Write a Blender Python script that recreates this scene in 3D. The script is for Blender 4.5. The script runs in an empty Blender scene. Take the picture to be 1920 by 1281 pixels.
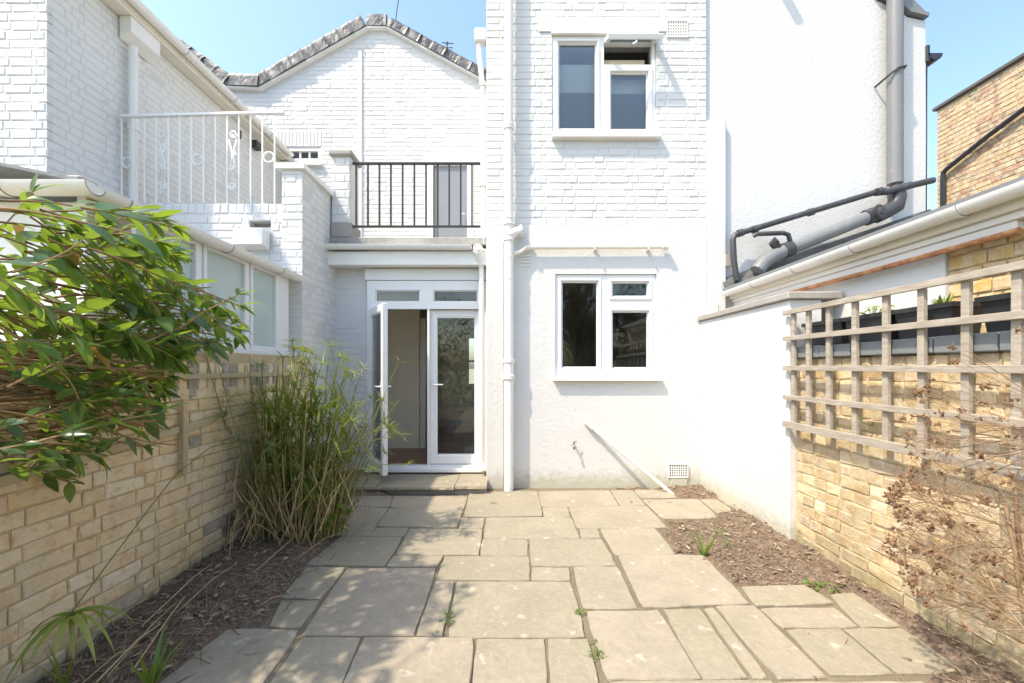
import bpy, bmesh, math, random
import numpy as np
from mathutils import Vector, Matrix

R = math.radians
random.seed(7)
rng = np.random.default_rng(7)
sc = bpy.context.scene
COL = sc.collection

# ------------------------------------------------------------------ camera, sky, sun, exposure
H = 1.4            # eye height
F = 800.0          # focal length in photo pixels (1920 wide) -> 15 mm
cam_d = bpy.data.cameras.new('camera')
cam_d.sensor_width = 36; cam_d.lens = 15.0; cam_d.shift_y = 49.5 / 1920
cam_d.clip_start = 0.05; cam_d.clip_end = 3000
cam = bpy.data.objects.new('camera', cam_d); COL.objects.link(cam)
cam.location = (0, 0, H); cam.rotation_euler = (R(90), 0, 0)
sc.camera = cam

SUN = Vector((0.85, 0.55, -1.5)).normalized()      # direction the light travels
elev = math.asin(-SUN.z)
azim = math.atan2(-SUN.x, -SUN.y)                  # where the sun stands, clockwise from +Y
w = bpy.data.worlds.new('World'); sc.world = w; w.use_nodes = True
nt = w.node_tree
for n in list(nt.nodes): nt.nodes.remove(n)
sky = nt.nodes.new('ShaderNodeTexSky'); sky.sky_type = 'NISHITA'; sky.sun_disc = False
sky.sun_elevation = elev; sky.sun_rotation = azim
sky.altitude = 0; sky.air_density = 1.3; sky.dust_density = 2.5; sky.ozone_density = 8.0
bg = nt.nodes.new('ShaderNodeBackground'); bg.inputs['Strength'].default_value = 0.15
wo = nt.nodes.new('ShaderNodeOutputWorld')
nt.links.new(sky.outputs[0], bg.inputs[0]); nt.links.new(bg.outputs[0], wo.inputs[0])

sd = bpy.data.lights.new('sun', 'SUN'); sd.energy = 2.0; sd.angle = R(1.2); sd.color = (1.0, 0.955, 0.89)
so = bpy.data.objects.new('sun', sd); COL.objects.link(so)
so.rotation_euler = SUN.to_track_quat('-Z', 'Y').to_euler(); so.location = (-8, -4, 12)

sc.view_settings.view_transform = 'Standard'; sc.view_settings.look = 'None'
sc.view_settings.gamma = 1.0; sc.view_settings.use_curve_mapping = False
sc.view_settings.exposure = 1.58
sc.view_settings.use_white_balance = True
sc.view_settings.white_balance_temperature = 7800; sc.view_settings.white_balance_tint = 8
sc.render.engine = 'CYCLES'
sc.cycles.max_bounces = 10; sc.cycles.diffuse_bounces = 6; sc.cycles.glossy_bounces = 4
sc.cycles.transmission_bounces = 6; sc.cycles.transparent_max_bounces = 12
sc.cycles.use_denoising = True
sc.cycles.sample_clamp_indirect = 6.0

# ------------------------------------------------------------------ photo pixel -> metres at a known depth
def fx(px, Y): return (px - 960) * Y / F
def fz(py, Y): return H + (690 - py) * Y / F
def P(px, py, Y): return Vector((fx(px, Y), Y, fz(py, Y)))
def G(px, py, z=0.0):
    Y = (H - z) * F / (py - 690); return Vector((fx(px, Y), Y, z))
def proj(p):
    y = max(p[1], 0.05); return 960 + F * p[0] / y, 690 - F * (p[2] - H) / y
def in_poly(x, y, poly):
    c = False; n = len(poly); j = n - 1
    for i in range(n):
        xi, yi = poly[i]; xj, yj = poly[j]
        if (yi > y) != (yj > y) and x < (xj - xi) * (y - yi) / (yj - yi) + xi: c = not c
        j = i
    return c

# ------------------------------------------------------------------ objects
WORLD = {}
def tag(o, label=None, cat=None, group=None, kind=None):
    if label: o['label'] = label
    if cat: o['category'] = cat
    if group: o['group'] = group
    if kind: o['kind'] = kind
    return o
def thing(name, loc, label, cat, group=None, kind=None):
    o = bpy.data.objects.new(name, None); COL.objects.link(o)
    o.empty_display_size = 0.1
    o.location = loc; WORLD[o.name] = Vector(loc)
    return tag(o, label, cat, group, kind)
def place(o, loc, parent=None):
    loc = Vector(loc); WORLD[o.name] = loc
    if parent is not None:
        o.parent = parent; o.location = loc - WORLD[parent.name]
    else:
        o.location = loc
    return o
def dup(o, off, parent=None):
    c = o.copy(); COL.objects.link(c)
    par = parent if parent is not None else o.parent
    return place(c, WORLD[o.name] + Vector(off), par)
def copy_tree(o, loc, rz=0.0):
    c = o.copy(); COL.objects.link(c); c.location = loc; c.rotation_euler = (0, 0, rz); WORLD[c.name] = Vector(loc)
    for ch in list(o.children):
        d = ch.copy(); COL.objects.link(d); d.parent = c
        for g in list(ch.children):
            e = g.copy(); COL.objects.link(e); e.parent = d
    return c

class MB:
    def __init__(s): s.v = []; s.f = []; s.m = []
    def add(s, vs, fs, m=0):
        b = len(s.v); s.v += [tuple(p) for p in vs]
        s.f += [tuple(b + i for i in f) for f in fs]; s.m += [m] * len(fs); return s
    def box(s, x0, x1, y0, y1, z0, z1, m=0):
        vs = [(x, y, z) for x in (x0, x1) for y in (y0, y1) for z in (z0, z1)]
        return s.add(vs, [(0, 1, 3, 2), (4, 6, 7, 5), (0, 4, 5, 1), (2, 3, 7, 6), (0, 2, 6, 4), (1, 5, 7, 3)], m)
    def bar(s, a, b, wd, th, up=(0, 0, 1), m=0):
        a = Vector(a); b = Vector(b); d = (b - a).normalized(); up = Vector(up)
        sx = d.cross(up).normalized(); u = sx.cross(d).normalized()
        vs = []
        for p in (a, b):
            for i, j in ((-1, -1), (1, -1), (1, 1), (-1, 1)): vs.append(p + sx * wd / 2 * i + u * th / 2 * j)
        return s.add(vs, [(3, 2, 1, 0), (4, 5, 6, 7), (0, 1, 5, 4), (1, 2, 6, 5), (2, 3, 7, 6), (3, 0, 4, 7)], m)
    def tube(s, pts, r, n=8, caps=True, m=0):
        pts = [Vector(p) for p in pts]; k = len(pts)
        rs = r if isinstance(r, (list, tuple)) else [r] * k
        t = (pts[1] - pts[0]).normalized()
        a = Vector((0, 0, 1)) if abs(t.z) < .9 else Vector((1, 0, 0))
        u = t.cross(a).normalized(); vs = []
        for i in range(k):
            tn = (pts[min(i + 1, k - 1)] - pts[max(i - 1, 0)])
            tn = tn.normalized() if tn.length > 1e-9 else t
            u = (u - tn * u.dot(tn))
            u = u.normalized() if u.length > 1e-6 else tn.orthogonal().normalized()
            q = tn.cross(u)
            for j in range(n):
                an = 2 * math.pi * j / n
                vs.append(pts[i] + (u * math.cos(an) + q * math.sin(an)) * rs[i])
        fs = [(i * n + j, i * n + (j + 1) % n, (i + 1) * n + (j + 1) % n, (i + 1) * n + j) for i in range(k - 1) for j in range(n)]
        if caps: fs += [tuple(range(n - 1, -1, -1)), tuple((k - 1) * n + j for j in range(n))]
        return s.add(vs, fs, m)
    def lathe(s, c, prof, axis=(0, 0, 1), n=16, m=0):
        # prof: (distance along the axis, radius)
        ax = Vector(axis).normalized(); c = Vector(c)
        u = ax.orthogonal().normalized(); q = ax.cross(u); vs = []
        for d, r in prof:
            for j in range(n):
                an = 2 * math.pi * j / n
                vs.append(c + ax * d + (u * math.cos(an) + q * math.sin(an)) * r)
        k = len(prof)
        fs = [(i * n + j, i * n + (j + 1) % n, (i + 1) * n + (j + 1) % n, (i + 1) * n + j) for i in range(k - 1) for j in range(n)]
        fs += [tuple(range(n - 1, -1, -1)), tuple((k - 1) * n + j for j in range(n))]
        return s.add(vs, fs, m)
    def extrude(s, poly, d, m=0):
        n = len(poly); d = Vector(d); vs = [Vector(p) for p in poly] + [Vector(p) + d for p in poly]
        fs = [tuple(range(n)), tuple(range(2 * n - 1, n - 1, -1))] + [(i, i + n, (i + 1) % n + n, (i + 1) % n) for i in range(n)]
        return s.add(vs, fs, m)
    def holes(s, x0, x1, z0, z1, y0, y1, holes, m=0):
        # a wall in the plane Y = y0 with rectangular openings, closed reveals
        xs = sorted({x0, x1} | {min(max(v, x0), x1) for h in holes for v in h[:2]})
        zs = sorted({z0, z1} | {min(max(v, z0), z1) for h in holes for v in h[2:]})
        def solid(i, j):
            if i < 0 or j < 0 or i >= len(xs) - 1 or j >= len(zs) - 1: return False
            cx = (xs[i] + xs[i + 1]) / 2; cz = (zs[j] + zs[j + 1]) / 2
            return not any(h[0] < cx < h[1] and h[2] < cz < h[3] for h in holes)
        for i in range(len(xs) - 1):
            for j in range(len(zs) - 1):
                if not solid(i, j): continue
                a, b, c, d = xs[i], xs[i + 1], zs[j], zs[j + 1]
                s.add([(a, y0, c), (b, y0, c), (b, y0, d), (a, y0, d)], [(0, 1, 2, 3)], m)
                s.add([(a, y1, c), (b, y1, c), (b, y1, d), (a, y1, d)], [(3, 2, 1, 0)], m)
                if not solid(i - 1, j): s.add([(a, y0, c), (a, y0, d), (a, y1, d), (a, y1, c)], [(0, 1, 2, 3)], m)
                if not solid(i + 1, j): s.add([(b, y0, c), (b, y1, c), (b, y1, d), (b, y0, d)], [(0, 1, 2, 3)], m)
                if not solid(i, j - 1): s.add([(a, y0, c), (a, y1, c), (b, y1, c), (b, y0, c)], [(0, 1, 2, 3)], m)
                if not solid(i, j + 1): s.add([(a, y0, d), (b, y0, d), (b, y1, d), (a, y1, d)], [(0, 1, 2, 3)], m)
        return s
    def ring(s, x0, x1, z0, z1, y0, y1, t):
        s.box(x0, x0 + t, y0, y1, z0, z1); s.box(x1 - t, x1, y0, y1, z0, z1)
        s.box(x0 + t, x1 - t, y0, y1, z0, z0 + t); s.box(x0 + t, x1 - t, y0, y1, z1 - t, z1); return s
    def build(s, name, mat, parent=None, smooth=False, bevel=0.0, base=False, kind=None, label=None, fixn=False):
        A = np.array(s.v, dtype=float)
        lo, hi = A.min(0), A.max(0); o = (lo + hi) / 2
        if base: o[2] = lo[2]
        me = bpy.data.meshes.new(name)
        me.from_pydata((A - o).tolist(), [], s.f)
        mats = mat if isinstance(mat, (list, tuple)) else [mat]
        for mm in mats: me.materials.append(mm)
        if len(mats) > 1: me.polygons.foreach_set('material_index', s.m)
        if bevel > 0 or fixn:
            bm = bmesh.new(); bm.from_mesh(me)
            if fixn: bmesh.ops.recalc_face_normals(bm, faces=bm.faces)
            if bevel > 0:
                bmesh.ops.bevel(bm, geom=list(bm.edges), offset=bevel, segments=1, affect='EDGES', clamp_overlap=True)
            bm.to_mesh(me); bm.free()
        if smooth: me.polygons.foreach_set('use_smooth', [True] * len(me.polygons))
        me.update()
        ob = bpy.data.objects.new(name, me); COL.objects.link(ob)
        place(ob, o, parent)
        if kind: ob['kind'] = kind
        if label: ob['label'] = label
        return ob
def sharp(ob, ang=35):
    me = ob.data; me.polygons.foreach_set('use_smooth', [True] * len(me.polygons))
    me.set_sharp_from_angle(angle=R(ang)); return ob

# ------------------------------------------------------------------ materials
class NT:
    def __init__(s, name):
        s.mat = bpy.data.materials.new(name); s.mat.use_nodes = True; s.t = s.mat.node_tree
        s.b = s.t.nodes['Principled BSDF']; s.out = s.t.nodes['Material Output']
        s.pos = s.t.nodes.new('ShaderNodeNewGeometry').outputs['Position']
    def n(s, kind, **kw):
        nd = s.t.nodes.new(kind)
        for k, v in kw.items(): setattr(nd, k, v)
        return nd
    def ln(s, a, b): s.t.links.new(a, b)
    def noise(s, scale, detail=4, rough=.55, vec=None, dist=0.0):
        nd = s.n('ShaderNodeTexNoise'); nd.inputs['Scale'].default_value = scale
        nd.inputs['Detail'].default_value = detail; nd.inputs['Roughness'].default_value = rough
        nd.inputs['Distortion'].default_value = dist
        s.ln(vec if vec is not None else s.pos, nd.inputs['Vector']); return nd.outputs['Fac']
    def ramp(s, fac, stops, interp='LINEAR'):
        nd = s.n('ShaderNodeValToRGB'); cr = nd.color_ramp; cr.interpolation = interp
        while len(cr.elements) < len(stops): cr.elements.new(.5)
        for e, (p, c) in zip(cr.elements, stops):
            e.position = p; e.color = (*c, 1) if len(c) == 3 else c
        s.ln(fac, nd.inputs[0]); return nd.outputs[0]
    def mix(s, fac, a, b, mode='MIX'):
        nd = s.n('ShaderNodeMix', data_type='RGBA', blend_type=mode)
        for inp, v in ((nd.inputs['Factor'], fac), (nd.inputs['A'], a), (nd.inputs['B'], b)):
            if hasattr(v, 'node'): s.ln(v, inp)
            elif isinstance(v, (int, float)): inp.default_value = v
            else: inp.default_value = (*v, 1)
        return nd.outputs['Result']
    def math(s, op, a, b=0.0):
        nd = s.n('ShaderNodeMath', operation=op)
        for inp, v in ((nd.inputs[0], a), (nd.inputs[1], b)):
            if hasattr(v, 'node'): s.ln(v, inp)
            else: inp.default_value = v
        return nd.outputs[0]
    def bump(s, h, strength, dist=.01):
        nd = s.n('ShaderNodeBump'); nd.inputs['Strength'].default_value = strength; nd.inputs['Distance'].default_value = dist
        s.ln(h, nd.inputs['Height']); s.ln(nd.outputs[0], s.b.inputs['Normal'])
    def col(s, c):
        if hasattr(c, 'node'): s.ln(c, s.b.inputs['Base Color'])
        else: s.b.inputs['Base Color'].default_value = (*c, 1)
    def set(s, rough=.6, metal=0, spec=.5):
        s.b.inputs['Roughness'].default_value = rough; s.b.inputs['Metallic'].default_value = metal
        s.b.inputs['Specular IOR Level'].default_value = spec; return s.mat
    def rand(s): return s.n('ShaderNodeObjectInfo').outputs['Random']
    def height(s):
        sp = s.n('ShaderNodeSeparateXYZ'); s.ln(s.pos, sp.inputs[0]); return sp.outputs[2]

def m_paint(name, c, var=.05, bump=.25, bscale=60, rough=.6, dirt=None, dirt_amt=.5, foot=False, bdist=.004):
    t = NT(name)
    a = t.noise(2.3, 5); b = t.noise(bscale, 4, .6)
    lo = tuple(v * (1 - var) for v in c)
    col = t.ramp(a, [(.3, lo), (.7, c)])
    if dirt:
        d = t.noise(7, 8, .7, dist=.6); dm = t.ramp(d, [(.60, (0, 0, 0)), (.78, (dirt_amt,) * 3)])
        col = t.mix(dm, col, dirt)
    if dirt:
        mp = t.n('ShaderNodeMapping'); mp.inputs['Scale'].default_value = (1, 1, .07); t.ln(t.pos, mp.inputs[0])
        sm = t.ramp(t.noise(9, 6, .65, mp.outputs[0]), [(.56, (0, 0, 0)), (.78, (dirt_amt * .55,) * 3)])
        col = t.mix(sm, col, tuple(v * .85 for v in dirt))
    if foot:   # splashed grime and algae along the bottom of the wall
        hz = t.height(); nn = t.noise(14, 6, .7)
        e = t.math('SUBTRACT', t.math('MULTIPLY', nn, .44), hz)
        fm = t.ramp(e, [(.0, (0, 0, 0)), (.16, (.75,) * 3)])
        col = t.mix(fm, col, (.42, .40, .30))
    t.col(col); t.bump(b, bump, bdist); return t.set(rough)

WHITE = (.62, .62, .612)
M = {}
M['render'] = m_paint('white_render', WHITE, .05, .8, 24, .65, (.50, .48, .43), .45, foot=True, bdist=.006)
M['render_rough'] = m_paint('rough_white_render', (.585, .588, .592), .04, .45, 26, .7, (.5, .49, .47), .45, bdist=.012)
M['white_brick'] = m_paint('white_painted_brick', (.62, .62, .615), .05, .35, 60, .6, (.58, .56, .52), .3, bdist=.006)
M['white_mortar'] = m_paint('white_painted_joint', (.60, .598, .59), .05, .6, 50, .7, (.5, .48, .45), .35, bdist=.006)
M['cream_brick'] = m_paint('cream_painted_brick', (.70, .69, .67), .05, .6, 45, .6, (.55, .52, .47), .35, bdist=.006)
M['upvc'] = m_paint('white_plastic', (.76, .76, .765), .015, .03, 20, .28)
M['white_wood'] = m_paint('white_gloss_wood', (.80, .79, .76), .05, .2, 30, .45, (.5, .45, .38), .35)
M['cream_wood'] = m_paint('cream_gloss_wood', (.78, .735, .64), .06, .2, 30, .45, (.5, .42, .3), .3)
M['white_pipe'] = m_paint('white_painted_iron', (.79, .775, .74), .05, .25, 30, .4, (.42, .27, .17), .55)
M['white_gutter'] = m_paint('white_gutter_plastic', (.80, .79, .77), .05, .06, 25, .35, (.55, .52, .48), .5)
M['white_metal'] = m_paint('white_painted_metal', (.78, .78, .775), .05, .2, 40, .4, (.6, .58, .55), .4)
M['black_metal'] = m_paint('black_painted_metal', (.02, .02, .02), .2, .1, 40, .4)
M['black_plastic'] = m_paint('black_plastic', (.028, .03, .034), .25, .1, 30, .38, (.12, .12, .12), .4)
M['dark_pipe'] = m_paint('dark_grey_plastic', (.055, .055, .06), .3, .1, 20, .4, (.3, .3, .3), .6)
M['grey_pipe'] = m_paint('grey_plastic_pipe', (.19, .195, .20), .12, .06, 16, .35, (.45, .45, .43), .4)
M['hole_shade'] = m_paint('painted_hole_shade', (.015, .014, .012), .2, .1, 10, .9)
M['plaster'] = m_paint('beige_plaster', (.86, .80, .67), .03, .05, 20, .8)
M['grey_blind'] = m_paint('grey_roller_blind', (.19, .18, .17), .05, .15, 80, .8)
M['pale_blind'] = m_paint('pale_ceiling_board', (.62, .63, .64), .03, .1, 20, .8)
M['grey_panel'] = m_paint('grey_door_panel', (.24, .25, .28), .06, .1, 20, .35)
M['chrome'] = m_paint('dull_brass', (.35, .31, .24), .2, .1, 30, .35); M['chrome'].node_tree.nodes['Principled BSDF'].inputs['Metallic'].default_value = .8
M['cement'] = m_paint('bare_cement', (.36, .34, .32), .18, .7, 30, .85, (.2, .19, .18), .6, bdist=.008)
M['slate'] = m_paint('grey_slate', (.20, .215, .225), .2, .6, 28, .6, (.34, .33, .3), .5, bdist=.006)
M['stone_cap'] = m_paint('weathered_stone_cap', (.42, .40, .36), .3, .8, 25, .85, (.18, .17, .15), .7, bdist=.01)
M['concrete_edge'] = m_paint('mossy_concrete_edge', (.40, .39, .36), .35, .9, 20, .9, (.09, .10, .08), .85, bdist=.012)
M['tan_wood'] = m_paint('tan_timber_lath', (.50, .41, .27), .25, .5, 24, .75, (.3, .24, .15), .5)

def m_lead():
    t = NT('crinkled_lead'); a = t.noise(5, 5); b = t.noise(9, 5, .65, dist=1.5)
    c = t.ramp(a, [(.3, (.05, .053, .057)), (.5, (.105, .106, .11)), (.72, (.18, .178, .175))])
    t.col(c); t.bump(b, .4, .012); return t.set(.5, .3)
M['lead'] = m_lead()
def m_brick(name, stops, bump=.8, spots=.3, bright=1.0, moss=False):
    t = NT(name); r = t.rand()
    base = t.ramp(r, [(p, tuple(v * bright for v in c)) for p, c in stops])
    p = t.noise(11, 6, .65, dist=.5); q = t.noise(60, 5, .7)
    c = t.mix(t.ramp(p, [(.38, (0, 0, 0)), (.66, (.75,) * 3)]), base, tuple(v * bright for v in (.72, .63, .48)))
    c = t.mix(t.ramp(t.noise(17, 4, .6), [(.54, (0, 0, 0)), (.66, (.6,) * 3)]), c, tuple(v * bright for v in (.54, .34, .16)))
    c = t.mix(t.ramp(q, [(.62, (0, 0, 0)), (.74, (spots,) * 3)]), c, (.12, .09, .06))
    if moss:
        hz = t.height(); e = t.math('SUBTRACT', t.math('MULTIPLY', t.noise(9, 6, .7), .5), hz)
        c = t.mix(t.ramp(e, [(.0, (0, 0, 0)), (.2, (.55,) * 3)]), c, (.22, .21, .12))
    c = t.mix(t.ramp(t.noise(4.5, 6, .7), [(.50, (0, 0, 0)), (.75, (.4,) * 3)]), c, (.34, .29, .22))
    t.col(c); t.bump(t.math('ADD', t.noise(34, 6, .7), t.math('MULTIPLY', t.noise(110, 4, .7), .4)), bump, .012); return t.set(.85, 0, .3)
M['stock_brick'] = m_brick('pale_stock_brick', [(.0, (.74, .59, .37)), (.25, (.70, .52, .30)), (.45, (.73, .54, .32)), (.62, (.64, .44, .24)), (.78, (.80, .68, .50)), (.9, (.66, .48, .33)), (1, (.76, .58, .35))], moss=True)
M['dark_brick'] = m_brick('burnt_dark_brick', [(0, (.10, .10, .10)), (1, (.22, .20, .18))], bright=.55)
M['grey_brick'] = m_brick('grey_smoked_brick', [(0, (.34, .32, .30)), (1, (.44, .38, .30))], bright=.8)
M['yellow_brick'] = m_brick('yellow_stock_brick', [(.0, (.56, .43, .23)), (.3, (.50, .36, .18)), (.5, (.58, .46, .29)), (.7, (.47, .31, .16)), (.85, (.54, .41, .29)), (1, (.52, .36, .15))], moss=True, bright=.90)
M['pier_brick'] = m_brick('golden_stock_brick', [(.0, (.60, .40, .13)), (.5, (.55, .34, .10)), (1, (.50, .36, .20))])
M['far_brick'] = m_brick('mixed_stock_brick', [(.0, (.55, .40, .22)), (.35, (.48, .33, .17)), (.6, (.52, .36, .22)), (.72, (.42, .20, .13)), (.8, (.40, .18, .12)), (.9, (.28, .20, .14)), (1, (.56, .43, .27))])
M['mortar'] = m_paint('sandy_mortar', (.54, .42, .27), .2, 1.0, 45, .9, (.32, .25, .16), .6, bdist=.008)
M['far_mortar'] = m_paint('dull_mortar', (.42, .34, .24), .15, .5, 40, .9)

def m_slab(name, dark=1.0):
    t = NT(name); r = t.rand()
    base = t.ramp(r, [(0, (.315, .275, .205)), (.25, (.285, .252, .187)), (.45, (.325, .278, .212)), (.6, (.335, .281, .222)), (.8, (.295, .26, .195)), (1, (.32, .28, .21))])
    a = t.noise(3.2, 7, .62, dist=.6); b = t.noise(26, 6, .7); l = t.noise(9, 3, .5)
    c = t.mix(t.ramp(a, [(.32, (.0, 0, 0)), (.7, (.7,) * 3)]), base, (.225, .202, .15))
    c = t.mix(t.ramp(b, [(.45, (0, 0, 0)), (.8, (.55,) * 3)]), c, (.385, .345, .275))
    c = t.mix(t.ramp(l, [(.64, (0, 0, 0)), (.70, (.5,) * 3)]), c, (.50, .47, .40))
    c = t.mix(t.ramp(t.noise(95, 4, .7), [(.66, (0, 0, 0)), (.75, (.45,) * 3)]), c, (.17, .15, .11))
    g = t.noise(1.3, 5, .6)
    c = t.mix(t.ramp(g, [(.55, (0, 0, 0)), (.75, (.4,) * 3)]), c, (.255, .235, .155))
    t.col(c)
    h = t.math('ADD', t.math('MULTIPLY', t.noise(8, 6, .6, dist=.8), 1.0), t.math('MULTIPLY', b, .3))
    t.bump(h, .8, .016); return t.set(.8, 0, .3)
M['slab'] = m_slab('york_stone')
def m_soil():
    t = NT('bark_soil'); a = t.noise(30, 6, .7); b = t.noise(6, 5, .6)
    c = t.ramp(a, [(.3, (.085, .062, .046)), (.52, (.19, .142, .105)), (.72, (.34, .265, .20))])
    c = t.mix(t.ramp(b, [(.4, (0, 0, 0)), (.7, (.5,) * 3)]), c, (.16, .10, .07))
    t.col(c); t.bump(a, 1.0, .02); return t.set(.95, 0, .2)
M['soil'] = m_soil()
M['joint_soil'] = m_paint('gritty_joint_soil', (.20, .165, .11), .3, 1.0, 60, .95, (.10, .085, .05), .8, bdist=.01)
def m_ground():
    t = NT('rough_ground'); a = t.noise(.8, 6); t.col(t.ramp(a, [(.3, (.22, .21, .14)), (.7, (.34, .31, .22))])); return t.set(.95, 0, .2)
M['ground'] = m_ground()
def m_rand(name, stops, rough=.8, bump=0):
    t = NT(name); r = t.rand(); isl = t.n('ShaderNodeNewGeometry').outputs['Random Per Island']
    k = t.math('FRACT', t.math('ADD', r, isl))
    c = t.ramp(k, stops); c = t.mix(t.ramp(t.noise(35, 4), [(.3, (0, 0, 0)), (.75, (.35,) * 3)]), c, tuple(v * .55 for v in stops[0][1]))
    t.col(c)
    if bump: t.bump(t.noise(80, 4), bump, .004)
    return t.set(rough, 0, .3)
M['litter'] = m_rand('bark_litter', [(0, (.115, .08, .055)), (.35, (.19, .135, .095)), (.6, (.29, .215, .155)), (.85, (.46, .37, .26)), (1, (.14, .09, .06))])
M['straw'] = m_rand('dry_straw_stem', [(0, (.46, .36, .20)), (.5, (.34, .23, .12)), (1, (.56, .45, .27))])
def m_leaf(name, stops, trans=.45, rough=.38, tcol=(.35, .48, .04)):
    t = NT(name); r = t.rand(); isl = t.n('ShaderNodeNewGeometry').outputs['Random Per Island']
    k = t.math('FRACT', t.math('ADD', r, isl))
    c = t.ramp(k, stops); c = t.mix(t.ramp(t.noise(22, 3), [(.4, (0, 0, 0)), (.8, (.3,) * 3)]), c, tuple(v * 1.7 for v in stops[0][1]))
    t.col(c); t.set(rough, 0, .5)
    tr = t.n('ShaderNodeBsdfTranslucent'); tr.inputs[0].default_value = (*tcol, 1)
    mx = t.n('ShaderNodeMixShader'); mx.inputs[0].default_value = trans
    t.ln(t.b.outputs[0], mx.inputs[1]); t.ln(tr.outputs[0], mx.inputs[2]); t.ln(mx.outputs[0], t.out.inputs[0])
    return t.mat
M['leaf'] = m_leaf('evergreen_leaf', [(0, (.028, .075, .030)), (.4, (.045, .105, .035)), (.7, (.060, .125, .060)), (1, (.11, .19, .03))], .38, .28, (.32, .46, .05))
M['young_leaf'] = m_leaf('young_leaf', [(0, (.12, .22, .03)), (1, (.18, .27, .05))], .45, .4)
M['sedge'] = m_leaf('sedge_blade', [(0, (.10, .16, .03)), (.5, (.17, .22, .04)), (1, (.28, .28, .07))], .35, .45)
M['sedge_stem'] = m_leaf('sedge_stem', [(0, (.11, .15, .035)), (.4, (.19, .21, .055)), (.7, (.24, .24, .075)), (1, (.36, .29, .14))], .15, .5, (.3, .35, .06))
M['bulb_leaf'] = m_leaf('bulb_leaf', [(0, (.07, .15, .03)), (1, (.13, .22, .06))], .35, .4)
M['weed_leaf'] = m_leaf('weed_leaf', [(0, (.06, .16, .03)), (1, (.16, .26, .05))], .4, .5)
M['hedge_leaf'] = m_leaf('hedge_leaf', [(0, (.03, .06, .015)), (1, (.10, .13, .03))], .25, .5)
M['dead_leaf'] = m_leaf('dead_leaf', [(0, (.24, .13, .05)), (1, (.42, .30, .08))], .25, .8, (.4, .25, .1))
M['twig'] = m_rand('brown_twig', [(0, (.26, .17, .10)), (.5, (.34, .23, .14)), (1, (.19, .12, .075))])
M['vine'] = m_rand('tan_vine_stem', [(0, (.22, .14, .07)), (.5, (.34, .22, .11)), (1, (.13, .08, .045))])
M['seed'] = m_rand('dry_seed_head', [(0, (.20, .11, .065)), (.5, (.28, .17, .10)), (1, (.14, .08, .05))])
M['bark'] = m_rand('grey_bark', [(0, (.16, .13, .10)), (1, (.22, .18, .14))], .9, .6)
def m_wood():
    t = NT('weathered_grey_timber'); r = t.rand()
    mp = t.n('ShaderNodeMapping'); mp.inputs['Scale'].default_value = (1, .12, 1); t.ln(t.pos, mp.inputs[0])
    a = t.noise(55, 5, .6, mp.outputs[0])
    c = t.ramp(a, [(.3, (.25, .215, .175)), (.55, (.37, .325, .275)), (.75, (.46, .415, .36))])
    c = t.mix(t.math('MULTIPLY', r, .35), c, (.36, .32, .27)); c = t.mix(t.ramp(t.noise(6, 5), [(.55, (0, 0, 0)), (.8, (.5,) * 3)]), c, (.24, .20, .15))
    t.col(c); t.bump(a, .6, .004); return t.set(.85, 0, .3)
M['trellis'] = m_wood()
def m_floor():
    t = NT('red_wood_floor'); a = t.noise(12, 5); t.col(t.ramp(a, [(.3, (.26, .10, .055)), (.7, (.36, .15, .085))])); return t.set(.3)
M['floor'] = m_floor()
def m_rust():
    t = NT('rusty_pipe'); a = t.noise(16, 6, .7)
    t.col(t.ramp(a, [(.3, (.16, .06, .03)), (.48, (.45, .19, .08)), (.66, (.60, .33, .17)), (.8, (.30, .27, .12))])); t.bump(a, .7, .006); return t.set(.8)
M['rust'] = m_rust()
def m_glass(name, tint=(.92, .95, .95), refl=1.4):
    t = NT(name)
    tr = t.n('ShaderNodeBsdfTransparent'); tr.inputs[0].default_value = (*tint, 1)
    gl = t.n('ShaderNodeBsdfGlossy'); gl.inputs['Roughness'].default_value = .015
    fr = t.n('ShaderNodeFresnel'); fr.inputs[0].default_value = 1.52
    fac = t.math('MINIMUM', t.math('MULTIPLY', fr.outputs[0], refl), 1.0)
    a = t.noise(2.2, 2); bp = t.n('ShaderNodeBump'); bp.inputs['Strength'].default_value = .05; bp.inputs['Distance'].default_value = .03
    t.ln(a, bp.inputs['Height']); t.ln(bp.outputs[0], gl.inputs['Normal'])
    mx = t.n('ShaderNodeMixShader'); t.ln(fac, mx.inputs[0]); t.ln(tr.outputs[0], mx.inputs[1]); t.ln(gl.outputs[0], mx.inputs[2])
    t.ln(mx.outputs[0], t.out.inputs[0]); return t.mat
M['glass'] = m_glass('window_glass')
def m_frost():
    t = NT('frosted_glass'); a = t.noise(1.6, 3)
    t.col(t.ramp(a, [(.3, (.40, .50, .48)), (.7, (.50, .58, .56))])); t.b.inputs['Coat Weight'].default_value = .6; t.b.inputs['Coat Roughness'].default_value = .08
    return t.set(.35)
M['frost'] = m_frost()

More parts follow.
